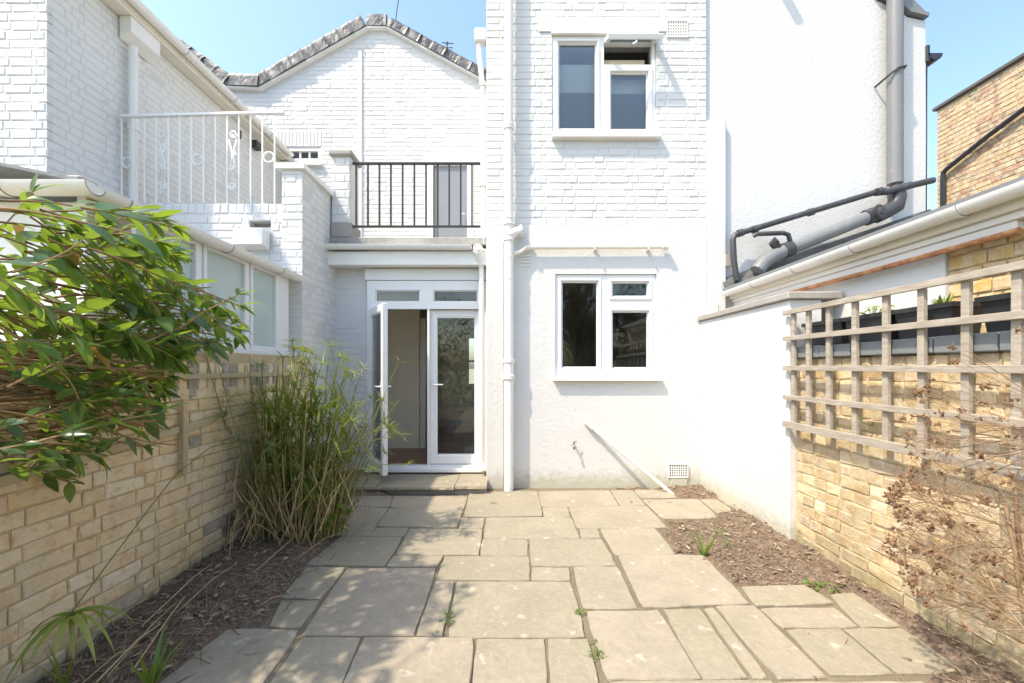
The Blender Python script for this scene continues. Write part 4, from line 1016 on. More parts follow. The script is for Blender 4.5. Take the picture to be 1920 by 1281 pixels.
# ================================================================== RIGHT: white wall, brick wall, coping
XWR = 2.21
ww = thing('boundary_wall', (2.35, 4.2, 0), 'bright white rendered boundary wall with a grey coping on the right', 'wall')
MB().box(XWR, 2.47, 3.40, YF - .005, -.1, 1.945).build('rendered_wall', M['render'], ww, bevel=.006)
MB().box(XWR - .03, 2.62, 3.37, YF - .006, 1.946, 2.005).build('coping', M['cement'], ww, bevel=.008)
XB = 2.255
bw = thing('brick_wall', (2.35, 2.2, 0), 'yellow stock brick garden wall on the right behind the trellis', 'wall')
MB().box(XB + .009, 2.46, -1.0, 3.398, -.1, 1.47).build('mortar', M['mortar'], bw)
bricks(bw, (XB + .009, 3.385, -.06), R(-90), 2.35, 1.53, M['yellow_brick'], bond='english', pitch=.0815, proud=.006, jit=.008, D=.06, seed=15, maxparts=300, skew=.005,
       special=lambda rg, p, c: M['stock_brick'] if rg.random() < .3 else None)
y = 3.38; rg = random.Random(3)
while y > 1.0:
    l = rg.uniform(.27, .31); MB().box(XB - .03, 2.50, y - l + .008, y, 1.473 + rg.uniform(0, .004), 1.565 + rg.uniform(-.004, .004)).build('coping_block', M['slate'], bw, bevel=.007); y -= l

tr = thing('trellis', (2.2, 2.6, .9), 'weathered grey square timber trellis fixed to the right hand wall', 'trellis')
XT = 2.195
rails = [(1.725, 1.725), (1.56, 1.56), (1.39, 1.39), (1.20, 1.20), (1.01, 1.01)]
zr_ = [1.838, 1.629, 1.395, 1.165, .949]
for i, z in enumerate(zr_):
    hr = .026 if i == 4 else .018
    MB().box(XT - .028, XT - .006, 1.2, 3.42, z - hr, z + hr).build('rail', M['trellis'], tr, bevel=.002)
for px in (1487, 1515, 1553, 1602, 1660, 1727, 1810, 1906, 2020, 2160):
    y = F * XT / (px - 960); MB().box(XT - .0055, XT + .018, y - .019, y + .019, zr_[-1] - .012, zr_[0] + .018).build('upright', M['trellis'], tr, bevel=.002)
for o in tr.children:
    o.rotation_euler = (rg.uniform(-.004, .004), 0, rg.uniform(-.002, .002))

# planters on the wall
def planter(y0, y1, label, x0=2.30, zb=1.573, h=.17):
    t = thing('planter', (x0 + .09, (y0 + y1) / 2, zb), label, 'planter', 'black troughs along the right wall')
    o = MB(); ci, th = .018, .012
    lo = [(x0 + ci, y0 + ci), (x0 + .18 - ci, y0 + ci), (x0 + .18 - ci, y1 - ci), (x0 + ci, y1 - ci)]; hi = [(x0, y0), (x0 + .18, y0), (x0 + .18, y1), (x0, y1)]
    vs = [(*p, zb) for p in lo] + [(*p, zb + h) for p in hi] + [(p[0] + (th if p[0] < x0 + .09 else -th), p[1] + (th if p[1] < (y0 + y1) / 2 else -th), zb + h) for p in hi] + [(p[0] + (th if p[0] < x0 + .09 else -th), p[1] + (th if p[1] < (y0 + y1) / 2 else -th), zb + .03) for p in lo]
    fs = [(3, 2, 1, 0)] + [(k * 4 + i, k * 4 + (i + 1) % 4, (k + 1) * 4 + (i + 1) % 4, (k + 1) * 4 + i) for k in range(3) for i in range(4)] + [(12, 13, 14, 15)]
    o.add(vs, fs); o.build('trough', M['black_plastic'], t, fixn=True)
    r = MB(); e = .012
    r.box(x0 - e, x0, y0 - e, y1 + e, zb + h - .022, zb + h + .004); r.box(x0 + .18, x0 + .18 + e, y0 - e, y1 + e, zb + h - .022, zb + h + .004)
    r.box(x0, x0 + .18, y0 - e, y0, zb + h - .022, zb + h + .004); r.box(x0, x0 + .18, y1, y1 + e, zb + h - .022, zb + h + .004); r.build('rim', M['black_plastic'], t)
    MB().box(x0 + .016, x0 + .164, y0 + .016, y1 - .016, zb + h - .05, zb + h - .025).build('compost', M['soil'], t)
    return t
planter(2.98, 3.36, 'smallest looking black trough at the far end by the white wall coping')
planter(2.60, 2.95, 'black trough with a low yellow green seedling behind the trellis')
planter(2.23, 2.57, 'black trough holding a spiky succulent, between the others')
planter(1.62, 2.10, 'nearest black trough set apart against the golden brick pier')

# ================================================================== RIGHT NEIGHBOUR'S LEAN-TO
nb = thing('neighbour_extension', (3.5, 3.6, 0), 'white lean-to next door with stepped cream eaves and a long gutter', 'extension')
XN = 2.64
MB().box(XN, XN + .2, 2.60, YF - .004, 0, 2.13).build('rendered_wall', M['render'], nb)
MB().box(XN + .02, XN + .25, .4, 2.598, 0, 2.20).build('brick_core', M['mortar'], nb)
bricks(nb, (XN + .02, 2.59, 1.5), R(-90), 1.35, .66, M['pier_brick'], seed=17, proud=.012, jit=.006, pitch=.0815)
def longbox(name, x0, x1, z0, z1, mat, y0=.9, y1=YF - .004, bev=.004): return MB().box(x0, x1, y0, y1, z0, z1).build(name, mat, nb, bevel=bev)
longbox('fascia_board', 2.555, 2.60, 2.205, 2.30, M['cream_wood'])
longbox('soffit_board', 2.585, 2.66, 2.165, 2.204, M['white_wood'])
longbox('lower_board', 2.60, 2.66, 2.115, 2.164, M['white_wood'], y0=2.2)
gu = sharp(gutter_mesh((2.50, .8, 2.305), (2.50, 4.96, 2.285), .055).build('gutter', M['white_gutter'], nb))
for y in (2.35, 3.1, 3.75, 4.4): sharp(gutter_mesh((2.50, y, 2.303 - (y - .8) * .0048), (2.50, y + .03, 2.303 - (y - .8) * .0048), .061).build('gutter_bracket', M['white_gutter'], gu))
rfz = lambda x: 2.325 + (x - 2.46) * .335
MB().extrude([(2.47, .5, rfz(2.47)), (4.95, .5, rfz(4.95)), (4.95, .5, rfz(4.95) - .03), (2.47, .5, rfz(2.47) - .03)], (0, YF + .03 - .5, 0)).build('roof', M['slate'], nb, fixn=True)
MB().extrude([(2.47, 4.93, rfz(2.47) + .003), (4.95, 4.93, rfz(4.95) + .003), (4.95, 5.05, rfz(4.95) + .12), (2.47, 5.05, rfz(2.47) + .12)], (0, .012, .004)).build('lead_flashing', M['lead'], nb, fixn=True)
tag(MB().tube([(2.585, 4.98, 2.095), (2.585, 4.2, 2.10), (2.585, 3.2, 2.095), (2.58, 2.17, 2.10)], .017, 8).build('rusty_pipe', M['rust'], base=True), 'rusty orange pipe running along under the lean-to eaves', 'pipe')
rgp = random.Random(2)
tag(MB().tube([(2.36, 4.97, 2.0), (2.36, 4.97, 2.13)], .045, 12).build('white_stub_pipe', M['white_pipe'], base=True), 'short white pipe stub on the coping corner by the house', 'pipe')

# ================================================================== RIGHT NEIGHBOUR'S RENDERED HOUSE
YN = 5.07
rh = thing('rendered_house', (3.6, YN, 0), 'tall rough white rendered house on the right with a slate verge', 'house')
xr = fx(1733, YN)
def vp(px, py): return (fx(px, YN), YN, fz(py, YN))
poly = [(XR + .001, YN, 0), (xr, YN, 0), (xr + .02, YN, fz(250, YN)), vp(1735, 40), vp(1700, 32), vp(1690, 22), vp(1640, 0), (XR + .5, YN, 7.6), (XR + .001, YN, 7.6)]
MB().extrude(poly, (0, .25, 0)).build('wall', M['render_rough'], rh, fixn=True)
MB().box(xr - .25, xr - .002, YN + .251, 12, 0, 5.4).build('flank_wall', M['render_rough'], rh)
MB().box(XR + .002, fx(1357, YN), YN - .065, YN - .001, 0, fz(230, YN)).build('pier', M['render'], rh, bevel=.012)
vv = [vp(1735, 38), vp(1700, 29), vp(1688, 18), vp(1640, -3), (XR + .5, YN, 7.63)]
for a, b in zip(vv, vv[1:]):
    a, b = Vector(a), Vector(b); d = (b - a); up = Vector((0, 0, .10)); k = max(1, round(d.length / .22))
    for i in range(k):
        p, q = a + d * (i / k), a + d * ((i + 1) / k)
        MB().extrude([p + Vector((0, -.05, .01)), q + Vector((0, -.05, .01)), q + Vector((0, -.05, .01)) + up * rgp.uniform(.25, .45), p + Vector((0, -.05, .01)) + up * rgp.uniform(.25, .45)], (0, .35, 0)).build('verge_slate', M['slate'], rh, fixn=True)
MB().extrude([Vector(v) + Vector((0, .0, .03)) for v in (vv[0], vv[3], vv[4])] + [Vector(vv[4]) + Vector((0, 0, .13)), Vector(vv[0]) + Vector((0, 0, .11))], (0, 6, 0)).build('roof', M['slate'], rh, fixn=True)
MB().box(fx(1355, YN), fx(1366, YN), YN - .075, YN - .0655, fz(501, YN), fz(479, YN)).build('wall_vent', M['cement'], rh)
tag(MB().tube([(2.98, YN + .1, 6.30), (2.98, YN - .28, 6.28)], .055, 12).build('flue_pipe', M['white_pipe']), 'short white flue high on the rendered house', 'flue')
t = thing('black_gutter_pipe', (xr + .05, YN + .1, 3), 'black gutter end and thin downpipe on the far corner of the rendered house', 'drainpipe')
gx, gzz = fx(1745, YN), fz(108, YN)
sharp(gutter_mesh((gx + .04, YN - .02, gzz + .04), (gx + .04, 9, gzz + .04), .085).build('gutter', M['black_plastic'], t))
MB().tube([(xr + .035, YN + .03, gzz), (xr + .03, YN + .03, gzz - .25), (xr + .025, YN + .03, 2.8)], .026, 8).build('pipe', M['black_plastic'], t)
MB().box(xr + .012, xr + .055, YN - .02, YN + .06, gzz - .06, gzz + .14).build('bracket', M['black_plastic'], t, bevel=.006)

YQ = 4.95
t = thing('grey_soil_pipe', (fx(1678, YQ), YQ, 3.4), 'thick grey plastic soil pipe rising up the rendered house', 'drainpipe')
xq = fx(1678, YQ)
MB().tube([(xq, YQ, fz(345, YQ)), (xq, YQ, 8.0)], .077, 18).build('pipe', M['grey_pipe'], t)
MB().tube([(xq, YQ - .001, fz(352, YQ)), (xq + .01, YQ - .02, fz(372, YQ)), (xq - .02, YQ - .03, fz(388, YQ)), (xq - .12, YQ - .03, fz(398, YQ)), (xq - .25, YQ - .03, fz(408, YQ))], [.082, .086, .086, .08, .08], 16).build('elbow', M['dark_pipe'], t)
MB().tube([P(1640, 402, YQ - .03), P(1480, 467, YQ - .03)], .072, 16).build('sloping_pipe', M['grey_pipe'], t)
MB().lathe(P(1648, 398, YQ - .10), [(0, .085), (.02, .085), (.02, .07), (.03, .07), (.03, .05), (.045, .03)], (.2, -1, .1), 18).build('access_cap', M['dark_pipe'], t)
MB().lathe(P(1638, 403, YQ - .03), [(0, .072), (0, .09), (.10, .09), (.10, .072)], P(1480, 467, YQ) - P(1640, 402, YQ), 16).build('socket', M['dark_pipe'], t)
MB().lathe(P(1484, 465, YQ - .03), [(0, .072), (0, .088), (.10, .088), (.10, .072)], P(1480, 467, YQ) - P(1640, 402, YQ), 16).build('socket', M['dark_pipe'], t)
MB().tube([P(1476, 468, YQ - .03), P(1450, 480, YQ - .03), P(1432, 492, YQ - .04), P(1420, 508, YQ - .05)], [.078, .08, .08, .08], 14).build('elbow', M['grey_pipe'], t)
MB().tube([P(1462, 470, YQ - .03), P(1450, 455, YQ - .05), P(1457, 449, YQ - .08)], [.05, .05, .042], 10).build('access_stub', M['dark_pipe'], t)
hoop = [Vector((xq - .14, YN - .01, fz(152, YQ))), Vector((xq - .11, YQ - .05, fz(146, YQ))), Vector((xq - .03, YQ - .088, fz(136, YQ))), Vector((xq + .06, YQ - .075, fz(132, YQ))), Vector((xq + .085, YQ, fz(132, YQ)))]
MB().tube(hoop, .012, 6).build('pipe_strap', M['dark_pipe'], t)
for o in t.children: sharp(o)
t = thing('black_overflow_pipe', (3.8, YQ, 3.3), 'long black overflow pipe sloping along above the lean-to roof', 'pipe')
A = [P(1750, 338, 4.86), P(1700, 350, 4.86), P(1662, 360, 4.88), P(1640, 362, 4.9)]
MB().tube(A, .036, 12).build('upper_pipe', M['dark_pipe'], t)
MB().tube([P(1660, 357, 4.90), P(1640, 361, 4.9), P(1385, 438, 4.93)], .033, 12).build('long_pipe', M['dark_pipe'], t)
MB().tube([P(1392, 436, 4.93), P(1378, 441, 4.93), P(1374, 450, 4.93), P(1376, 490, 4.93), P(1382, 526, 4.93)], .034, 12).build('drop_pipe', M['dark_pipe'], t)
MB().tube([P(1412, 443, 4.9), P(1420, 439, 4.88), P(1468, 437, 4.88), P(1478, 440, 4.88), P(1482, 455, 4.89), P(1490, 465, 4.9)], .026, 10).build('branch_pipe', M['dark_pipe'], t)
for px, py in ((1388, 437), (1415, 430), (1520, 398), (1648, 359), (1702, 349)): MB().lathe(P(px, py, 4.925 if px < 1600 else 4.88), [(-.03, .036), (-.03, .043), (.03, .043), (.03, .036)], (1, 0, .3), 12).build('joint', M['dark_pipe'], t)
for o in t.children: sharp(o)

# ================================================================== FAR BRICK BUILDING ON THE RIGHT
fb = thing('brick_building', (9, 6, 0), 'tall mixed brown brick building far right with a dark parapet edge', 'building')
XQ = 8.0; zf = H + .6135 * 8.0
MB().box(XQ + .008, 11, 3.0, 8.03, 0, zf - .06).build('wall', M['far_mortar'], fb)
bricks(fb, (XQ + .008, 8.03, 3.9), R(-90), 1.9, zf - .07 - 3.9, M['far_brick'], seed=19, proud=.008, jit=.004, pitch=.083, bond='flemish', maxparts=300)
MB().box(XQ - .05, 11.05, 2.9, 8.08, zf - .06, zf).build('coping', m_paint('dark_coping', (.12, .11, .10), .2, .5, 20, .8), fb, bevel=.008)
MB().box(XQ + .4, 10.5, 8.2, 8.4, 0, H + (690 - 345) * 8.2 / F).build('rear_wall', M['far_brick'], fb)
t = thing('black_downpipe', (7.95, 7.5, 4), 'black downpipe running slantwise across the far brown brick building', 'drainpipe')
def on_flank(px, py): Y = F * 7.93 / (px - 960); return Vector((7.93, Y, fz(py, Y)))
MB().tube([on_flank(1930, 197), on_flank(1850, 257), on_flank(1775, 317), on_flank(1769, 324), on_flank(1768, 335)], .04, 8).build('slanting_pipe', M['black_plastic'], t)
a = on_flank(1768, 333); MB().tube([a, a + Vector((0, 0, -1.6))], .042, 8).build('drop_pipe', M['black_plastic'], t)

# ================================================================== PLANTS
def leaf_geo(L_, W_, fold=.25, curl=.25, n=5, sharpn=1.0):
    """blade along +x, top towards +z"""
    vs = []; fs = []
    for i in range(n + 1):
        u = i / n; wd = W_ / 2 * (math.sin(math.pi * min(1, .06 + u * .94)) ** .85) * (1 - .25 * u) if i < n else 0.0
        if i == 0: wd = W_ * .04
        z = -curl * L_ * u * u
        vs += [(u * L_, -wd, z + fold * wd), (u * L_, 0, z), (u * L_, wd, z + fold * wd)]
    for i in range(n):
        a = i * 3; fs += [(a, a + 3, a + 4, a + 1), (a + 1, a + 4, a + 5, a + 2)]
    return vs, fs
def frame_mat(p, d, up=(0, 0, 1), roll=0.0, s=1.0):
    d = Vector(d).normalized(); up = Vector(up)
    y = up.cross(d)
    y = y.normalized() if y.length > 1e-5 else Vector((0, 1, 0))
    z = d.cross(y)
    m = Matrix((d, y, z)).transposed().to_4x4()
    return Matrix.Translation(p) @ m @ Matrix.Rotation(roll, 4, 'X') @ Matrix.Diagonal((s, s, s, 1))
def leaf_mesh(name, mat, *a, **k):
    vs, fs = leaf_geo(*a, **k); me = bpy.data.meshes.new(name); me.from_pydata(vs, [], fs); me.materials.append(mat)
    me.polygons.foreach_set('use_smooth', [True] * len(me.polygons)); return me
def put(name, me, mtx, parent):
    o = bpy.data.objects.new(name, me); COL.objects.link(o); o.parent = parent
    m = mtx.copy(); m.translation = mtx.translation - WORLD[parent.name]; o.matrix_local = m
    WORLD[o.name] = mtx.translation.copy(); return o

# ---- the big evergreen climber over the left wall
sh = thing('evergreen_climber', (-2.0, 1.5, 0), 'large glossy leaved evergreen climber sprawling over the left garden wall', 'shrub')
SIL = [(-400, 325), (0, 330), (60, 340), (150, 345), (215, 350), (250, 390), (330, 425), (335, 470), (320, 520), (400, 545), (455, 548), (470, 600), (440, 640), (395, 650), (330, 668), (320, 705), (290, 745), (300, 790), (345, 850), (340, 880), (290, 880), (250, 830), (200, 800), (185, 850), (140, 905), (40, 905), (-400, 930)]
rg = random.Random(21); vines = MB(); leaves = []; thick = MB()
def curve(p, d, L_, sag, wander, step=.045):
    pts = [Vector(p)]; d = Vector(d).normalized(); n = int(L_ / step)
    for i in range(n):
        d = (d + Vector((rg.uniform(-1, 1), rg.uniform(-1, 1), rg.uniform(-1, 1))) * wander + Vector((0, 0, -sag))).normalized()
        pts.append(pts[-1] + d * step)
    return pts
nb_ = 0; tries = 0
while nb_ < 135 and tries < 9000:
    tries += 1
    y = rg.uniform(.95, 2.75); x = rg.uniform(-2.22, -1.62) if rg.random() < .8 else rg.uniform(-1.95, -1.5)
    z = rg.uniform(.9, 2.12); p = Vector((x, y, z)); a = proj(p)
    if not in_poly(*a, SIL) or a[0] < -330: continue
    if a[1] > 690 and rg.random() < .6: continue
    bare = 500 < a[1] < 760 and a[0] < 260
    if bare and rg.random() < .3: continue
    if a[0] > 300 and rg.random() < .6: continue
    d = (rg.uniform(-.1, .45), rg.uniform(.35, 1.0), rg.uniform(-.45, .5))
    pts = curve(p, d, rg.uniform(.3, .85), rg.uniform(.0, .07), .10)
    k = len(pts)
    for i, q in enumerate(pts):
        if not in_poly(*proj(q), SIL) or q.x < -2.28: k = i; break
    if k < 5: continue
    pts = pts[:k]; nb_ += 1; n = len(pts)
    vines.tube(pts, [.0038 * (1 - .6 * i / n) + .0008 for i in range(n)], 4, False)
    for i in range(1, n):
        end = i / n
        if rg.random() > (.36 + .5 * end) * (.6 if proj(pts[i])[0] > 310 else 1): continue
        t = (pts[i] - pts[i - 1]).normalized(); side = t.cross(Vector((0, 0, 1))).normalized(); ro = rg.uniform(-.9, .9)
        s2 = side * math.cos(ro) + Vector((0, 0, 1)) * math.sin(ro)
        for sg in (-1, 1):
            if rg.random() < .22: continue
            leaves.append((pts[i], t * rg.uniform(.35, .9) + s2 * sg * rg.uniform(.4, 1.0) + Vector((0, 0, rg.uniform(-.6, .35))), rg.uniform(.4, 1.2), rg.uniform(-.8, .8)))
    for _ in range(rg.choice((2, 3, 4, 5))):
        leaves.append((pts[-1], t + Vector((rg.uniform(-.8, .8), rg.uniform(-.5, .5), rg.uniform(-.5, .8))), rg.uniform(.35, .8), rg.uniform(-.4, .4)))
# long bare vines layered through the middle of the plant
for _ in range(75):
    p = Vector((rg.uniform(-2.15, -1.65), rg.uniform(.9, 2.0), rg.uniform(1.15, 1.75)))
    pts = curve(p, (rg.uniform(-.1, .2), 1, rg.uniform(-.25, .12)), rg.uniform(.7, 1.3), .006, .11)
    pts = [q for q in pts if in_poly(*proj(q), SIL)]
    if len(pts) > 4 and all((b_ - a_).length < .1 for a_, b_ in zip(pts, pts[1:])): vines.tube(pts, rg.uniform(.0022, .0055), 4, False)
for k, (p0, d0, L_, r0) in enumerate([((-2.0, .9, .9), (.1, 1, .55), 1.2, .013), ((-1.95, 1.2, 1.25), (.05, 1, .1), 1.3, .010), ((-2.1, 1.3, 1.5), (.1, 1, .05), 1.0, .012), ((-1.85, 1.3, 1.2), (.0, 1, -.12), 1.0, .009)]):
    pts = [q for q in curve(p0, d0, L_, .01, .05) if in_poly(*proj(q), SIL)]
    if len(pts) > 4: MB().tube(pts, [r0 * (1 - .5 * i / len(pts)) for i in range(len(pts))], 6).build('stem', M['vine'], sh, smooth=True)
MB().tube(curve((-2.0, 1.15, 0.0), (.0, .05, 1), 1.2, 0, .08), .02, 7).build('trunk', M['vine'], sh, smooth=True)
vines.build('vine_stems', M['vine'], sh, kind='stuff')
LM = [leaf_mesh('leaf', M['leaf'], .135, .052, .3, .16), leaf_mesh('leaf', M['leaf'], .12, .058, .2, .30), leaf_mesh('leaf', M['leaf'], .15, .048, .35, .08), leaf_mesh('leaf', M['leaf'], .11, .052, .15, .40)]
DM = leaf_mesh('leaf', M['dead_leaf'], .11, .04, .5, .5)
YM = leaf_mesh('leaf', M['young_leaf'], .10, .036, .35, .10)
leaves.sort(key=lambda l: (0 if -20 < proj(l[0])[0] < 520 else 1, l[0].y - l[2] * .9))
rest = MB()
for i, (p, d, s, ro) in enumerate(leaves):
    m = frame_mat(p, d, roll=ro, s=s); me = YM if s < .55 and rg.random() < .6 else LM[rg.randrange(4)]
    if rg.random() < .025: me = DM
    if i < 300: put('leaf', me, m, sh)
    else: rest.add([m @ v.co for v in me.vertices], [tuple(q.vertices) for q in me.polygons])
rest.build('foliage', M['leaf'], sh, smooth=True, kind='stuff')
print('climber leaves', len(leaves))

# ---- umbrella sedge clump by the left wall
def blade(mb, p, d, L_, wd, droop, n=4, up=(0, 0, 1)):
    d = Vector(d).normalized(); p = Vector(p); s = d.cross(Vector(up)); s = s.normalized() if s.length > 1e-4 else Vector((1, 0, 0)); vs = []
    for i in range(n + 1):
        w_ = wd * (1 - (i / n) ** 2.2) + .0004; nrm = s.cross(d)
        vs += [p - s * w_, p + nrm * w_ * -.35, p + s * w_]
        d = (d + Vector((0, 0, -droop))).normalized(); p = p + d * (L_ / n)
    fs = []
    for i in range(n): a = i * 3; fs += [(a, a + 1, a + 4, a + 3), (a + 1, a + 2, a + 5, a + 4)]
    mb.add(vs, fs)
def umbel(mb, p, axis, n, L_, wd, rg, tiltmin=.2, tiltmax=.9, droop=.14):
    ax = Vector(axis).normalized(); u = ax.orthogonal().normalized(); q = ax.cross(u)
    for k in range(n):
        a = 6.283 * k / n + rg.uniform(-.2, .2); el = rg.uniform(tiltmin, tiltmax)
        d = (u * math.cos(a) + q * math.sin(a)) + ax * el
        blade(mb, p, d, L_ * rg.uniform(.75, 1.1), wd * rg.uniform(.8, 1.2), droop * rg.uniform(.4, 1.6))
sg_ = thing('umbrella_sedge', (-1.80, 3.50, .08), 'tall clump of umbrella sedge with dry brown stems at its foot', 'sedge')
rg = random.Random(33); C0 = Vector((-1.76, 3.52, .05)); green = MB(); dry = MB()
def arc(p0, p1, bow, n=9):
    p0, p1 = Vector(p0), Vector(p1); md = (p0 + p1) / 2 + Vector(bow); return [p0 * (1 - t) ** 2 + md * 2 * t * (1 - t) + p1 * t * t for t in [i / n for i in range(n + 1)]]
for k in range(190):
    a = rg.uniform(0, 6.283); r0 = .32 * math.sqrt(rg.random()); b = C0 + Vector((math.cos(a) * r0 * 1.15, math.sin(a) * r0 * .9, 0))
    h = rg.uniform(.45, 1.15) if rg.random() < .8 else rg.uniform(1.0, 1.45)
    lean = Vector((math.cos(a), math.sin(a), 0)) * rg.uniform(.03, .50) * h + Vector((.08, 0, 0)) * h
    top = b + lean + Vector((0, 0, h))
    if top.x < -2.06: top.x = -2.06 + rg.uniform(0, .08)
    b.x = max(b.x, -2.06)
    pts = arc(b, top, (0, 0, h * .12), 7)
    green.tube(pts, [.0042, .004, .0038, .0035, .003, .0028, .0025, .002], 4, False)
    if rg.random() < .42: umbel(green, top, top - pts[-2], rg.randint(8, 14), rg.uniform(.09, .17), .0038, rg, .1, 1.1)
green.build('stems', M['sedge_stem'], sg_, kind='stuff')
bl = MB()
for k in range(560):
    a = rg.uniform(0, 6.283); r0 = .30 * math.sqrt(rg.random()); z = rg.uniform(.30, 1.05)
    p = C0 + Vector((math.cos(a) * r0 * 1.2 + .06, math.sin(a) * r0 * .9, z)); p.x = max(p.x, -2.05)
    blade(bl, p, (rg.uniform(-.8, .9), rg.uniform(-.9, .3), rg.uniform(.3, 1.3)), rg.uniform(.18, .46), rg.uniform(.004, .013), rg.uniform(.05, .28), 6)
bl.build('blades', M['sedge'], sg_, kind='stuff')
for k in range(190):
    a = rg.uniform(0, 6.283); r0 = .34 * math.sqrt(rg.random()); b = C0 + Vector((math.cos(a) * r0 * 1.15, math.sin(a) * r0 * .9 - .03, 0)); b.x = max(b.x, -2.05)
    h = rg.uniform(.2, .75); top = b + Vector((rg.uniform(-.2, .25), rg.uniform(-.25, .12), h)); top.x = max(top.x, -2.05)
    p = arc(b, top, (rg.uniform(-.06, .06), rg.uniform(-.06, .06), .08), 5)
    if rg.random() < .35: p += [top + Vector((rg.uniform(-.1, .1), -.08, -.12)), top + Vector((rg.uniform(-.15, .15), -.12, -.3))]
    dry.tube(p, rg.uniform(.002, .0048), 4, False)
dry.build('dry_stems', M['straw'], sg_, kind='stuff')
for px, py, tx, ty, r_ in ((505, 985, 520, 850, .02), (527, 995, 515, 860, .022), (470, 985, 475, 880, .018), (490, 995, 480, 900, .012)):
    a, b = P(px, py, 3.35), P(tx, ty, 3.42); MB().tube([a, (a + b) / 2 + Vector((.015, 0, 0)), b], [r_ * 1.1, r_, r_ * .4], 8).build('dry_sheath', M['straw'], sg_, smooth=True)
# the tall umbels that stand clear of the clump, each on its own stem
for px, py, Y, L_, n in ((548, 640, 3.5, .10, 12), (618, 648, 3.45, .17, 14), (652, 706, 3.4, .17, 16), (512, 735, 3.35, .20, 18), (600, 730, 3.3, .22, 14), (730, 800, 3.25, .13, 10), (748, 815, 3.3, .15, 11), (700, 880, 3.2, .12, 9), (660, 790, 3.2, .16, 12), (575, 660, 3.6, .12, 10), (765, 870, 3.5, .10, 9), (640, 850, 3.2, .13, 12)):
    top = P(px, py, Y); b = C0 + Vector((rg.uniform(-.15, .25), rg.uniform(-.15, .15), .1)); pts = arc(b, top, ((top.x - b.x) * -.25, 0, .25 if top.z < 1.3 else .12), 10)
    MB().tube(pts, [.0042] * 6 + [.0032] * 5, 5).build('stem', M['sedge_stem'], sg_, smooth=True)
    for k in range(n):
        a = 6.283 * k / n + rg.uniform(-.2, .2); m = MB(); blade(m, top, (math.cos(a), math.sin(a), rg.uniform(.0, .8)), L_ * rg.uniform(.8, 1.1), .0042, rg.uniform(.05, .22)); m.build('leaf_blade', M['sedge'], sg_)
for k in range(20):
    a = rg.uniform(-1.2, 1.9); out = rg.uniform(.12, .62); hz_ = rg.uniform(1.05, 1.62) - out * .35
    b = C0 + Vector((rg.uniform(-.2, .25), rg.uniform(-.2, .15), .05)); top = b + Vector((math.cos(a) * out, -abs(math.sin(a)) * out * .5, hz_)); top.x = max(top.x, -2.02)
    pts = arc(b, top, ((b.x - top.x) * .25, 0, .22), 9)
    MB().tube(pts, [.0042] * 5 + [.0034] * 5, 5).build('stem', M['sedge_stem'], sg_, smooth=True)
    m = MB(); umbel(m, top, top - pts[-2], rg.randint(10, 16), rg.uniform(.11, .20), .0045, rg, .1, .8, .16); m.build('leaf_whorl', M['sedge'], sg_)
# the two long arching stems with hanging heads, near the camera
def big_umbel(t, top, axis, n, L_, wd, droop, rg, mat='sedge'):
    ax = Vector(axis).normalized(); u = ax.orthogonal().normalized(); q = ax.cross(u)
    for k in range(n):
        a = 6.283 * k / n + rg.uniform(-.15, .15); m = MB(); blade(m, top, u * math.cos(a) + q * math.sin(a) + ax * rg.uniform(.1, .55), L_ * rg.uniform(.7, 1.1), wd * rg.uniform(.7, 1.3), droop * rg.uniform(.7, 1.2), 6); m.build('leaf_blade', M[mat], t)
t = thing('sedge_head', G(130, 1230, .1), 'drooping green umbrella sedge head on a long arching stem, bottom left', 'sedge')
top = P(131, 1152, 1.62)
MB().tube([P(456, 826, 3.2), P(395, 838, 2.7), P(330, 890, 2.35), P(290, 940, 2.15), P(215, 1040, 1.85), top], .0028, 5).build('stem', M['sedge_stem'], t, smooth=True)
big_umbel(t, top, (-.05, -.1, 1), 17, .25, .0105, .34, random.Random(5))
t = thing('sedge_head', P(110, 830, 1.75), 'dark hanging sedge head with long narrow leaves below the climber', 'sedge')
top = P(112, 828, 1.78); MB().tube([top + Vector((-.25, -.2, .12)), top + Vector((-.1, -.05, .08)), top], .003, 5).build('stem', M['sedge_stem'], t)
big_umbel(t, top, (.1, -.1, -.8), 12, .21, .006, .10, random.Random(8))
tag(MB().tube([P(386, 662, 2.95), P(400, 720, 3.0), P(425, 800, 3.15), P(444, 830, 3.3)], .0035, 5).build('long_stem', M['sedge_stem'], base=True), 'long green sedge stem leaning against the left wall', 'stem')

def tuft(name, base, n, L_, wd, droop, label, cat, mat, seed, spread=.5):
    t = thing(name, base, label, cat); rg = random.Random(seed)
    for k in range(n):
        a = rg.uniform(0, 6.283); m = MB(); blade(m, Vector(base) + Vector((math.cos(a), math.sin(a), 0)) * rg.uniform(0, .02), (math.cos(a) * spread, math.sin(a) * spread, 1), L_ * rg.uniform(.6, 1.1), wd, droop * rg.uniform(.5, 1.5), 6)
        m.build('leaf', M[mat], t)
    return t
tuft('bulb_plant', G(1319, 1040, .0), 13, .30, .006, .15, 'green strappy tuft of bulb leaves in the right soil bed', 'plant', 'bulb_leaf', 2, .35)
tuft('bulb_plant', G(1365, 1022, .0), 6, .17, .005, .22, 'small low bulb tuft beside the larger strappy one, right bed', 'plant', 'bulb_leaf', 3, .6)
tuft('bulb_plant', G(282, 1290, .02), 7, .27, .011, .10, 'broad bladed green shoots at the bottom edge of the left bed', 'plant', 'bulb_leaf', 4, .45)
tuft('bulb_plant', G(120, 1285, .02), 7, .22, .006, .12, 'narrow bladed shoots under the drooping sedge head', 'plant', 'sedge', 5, .3)
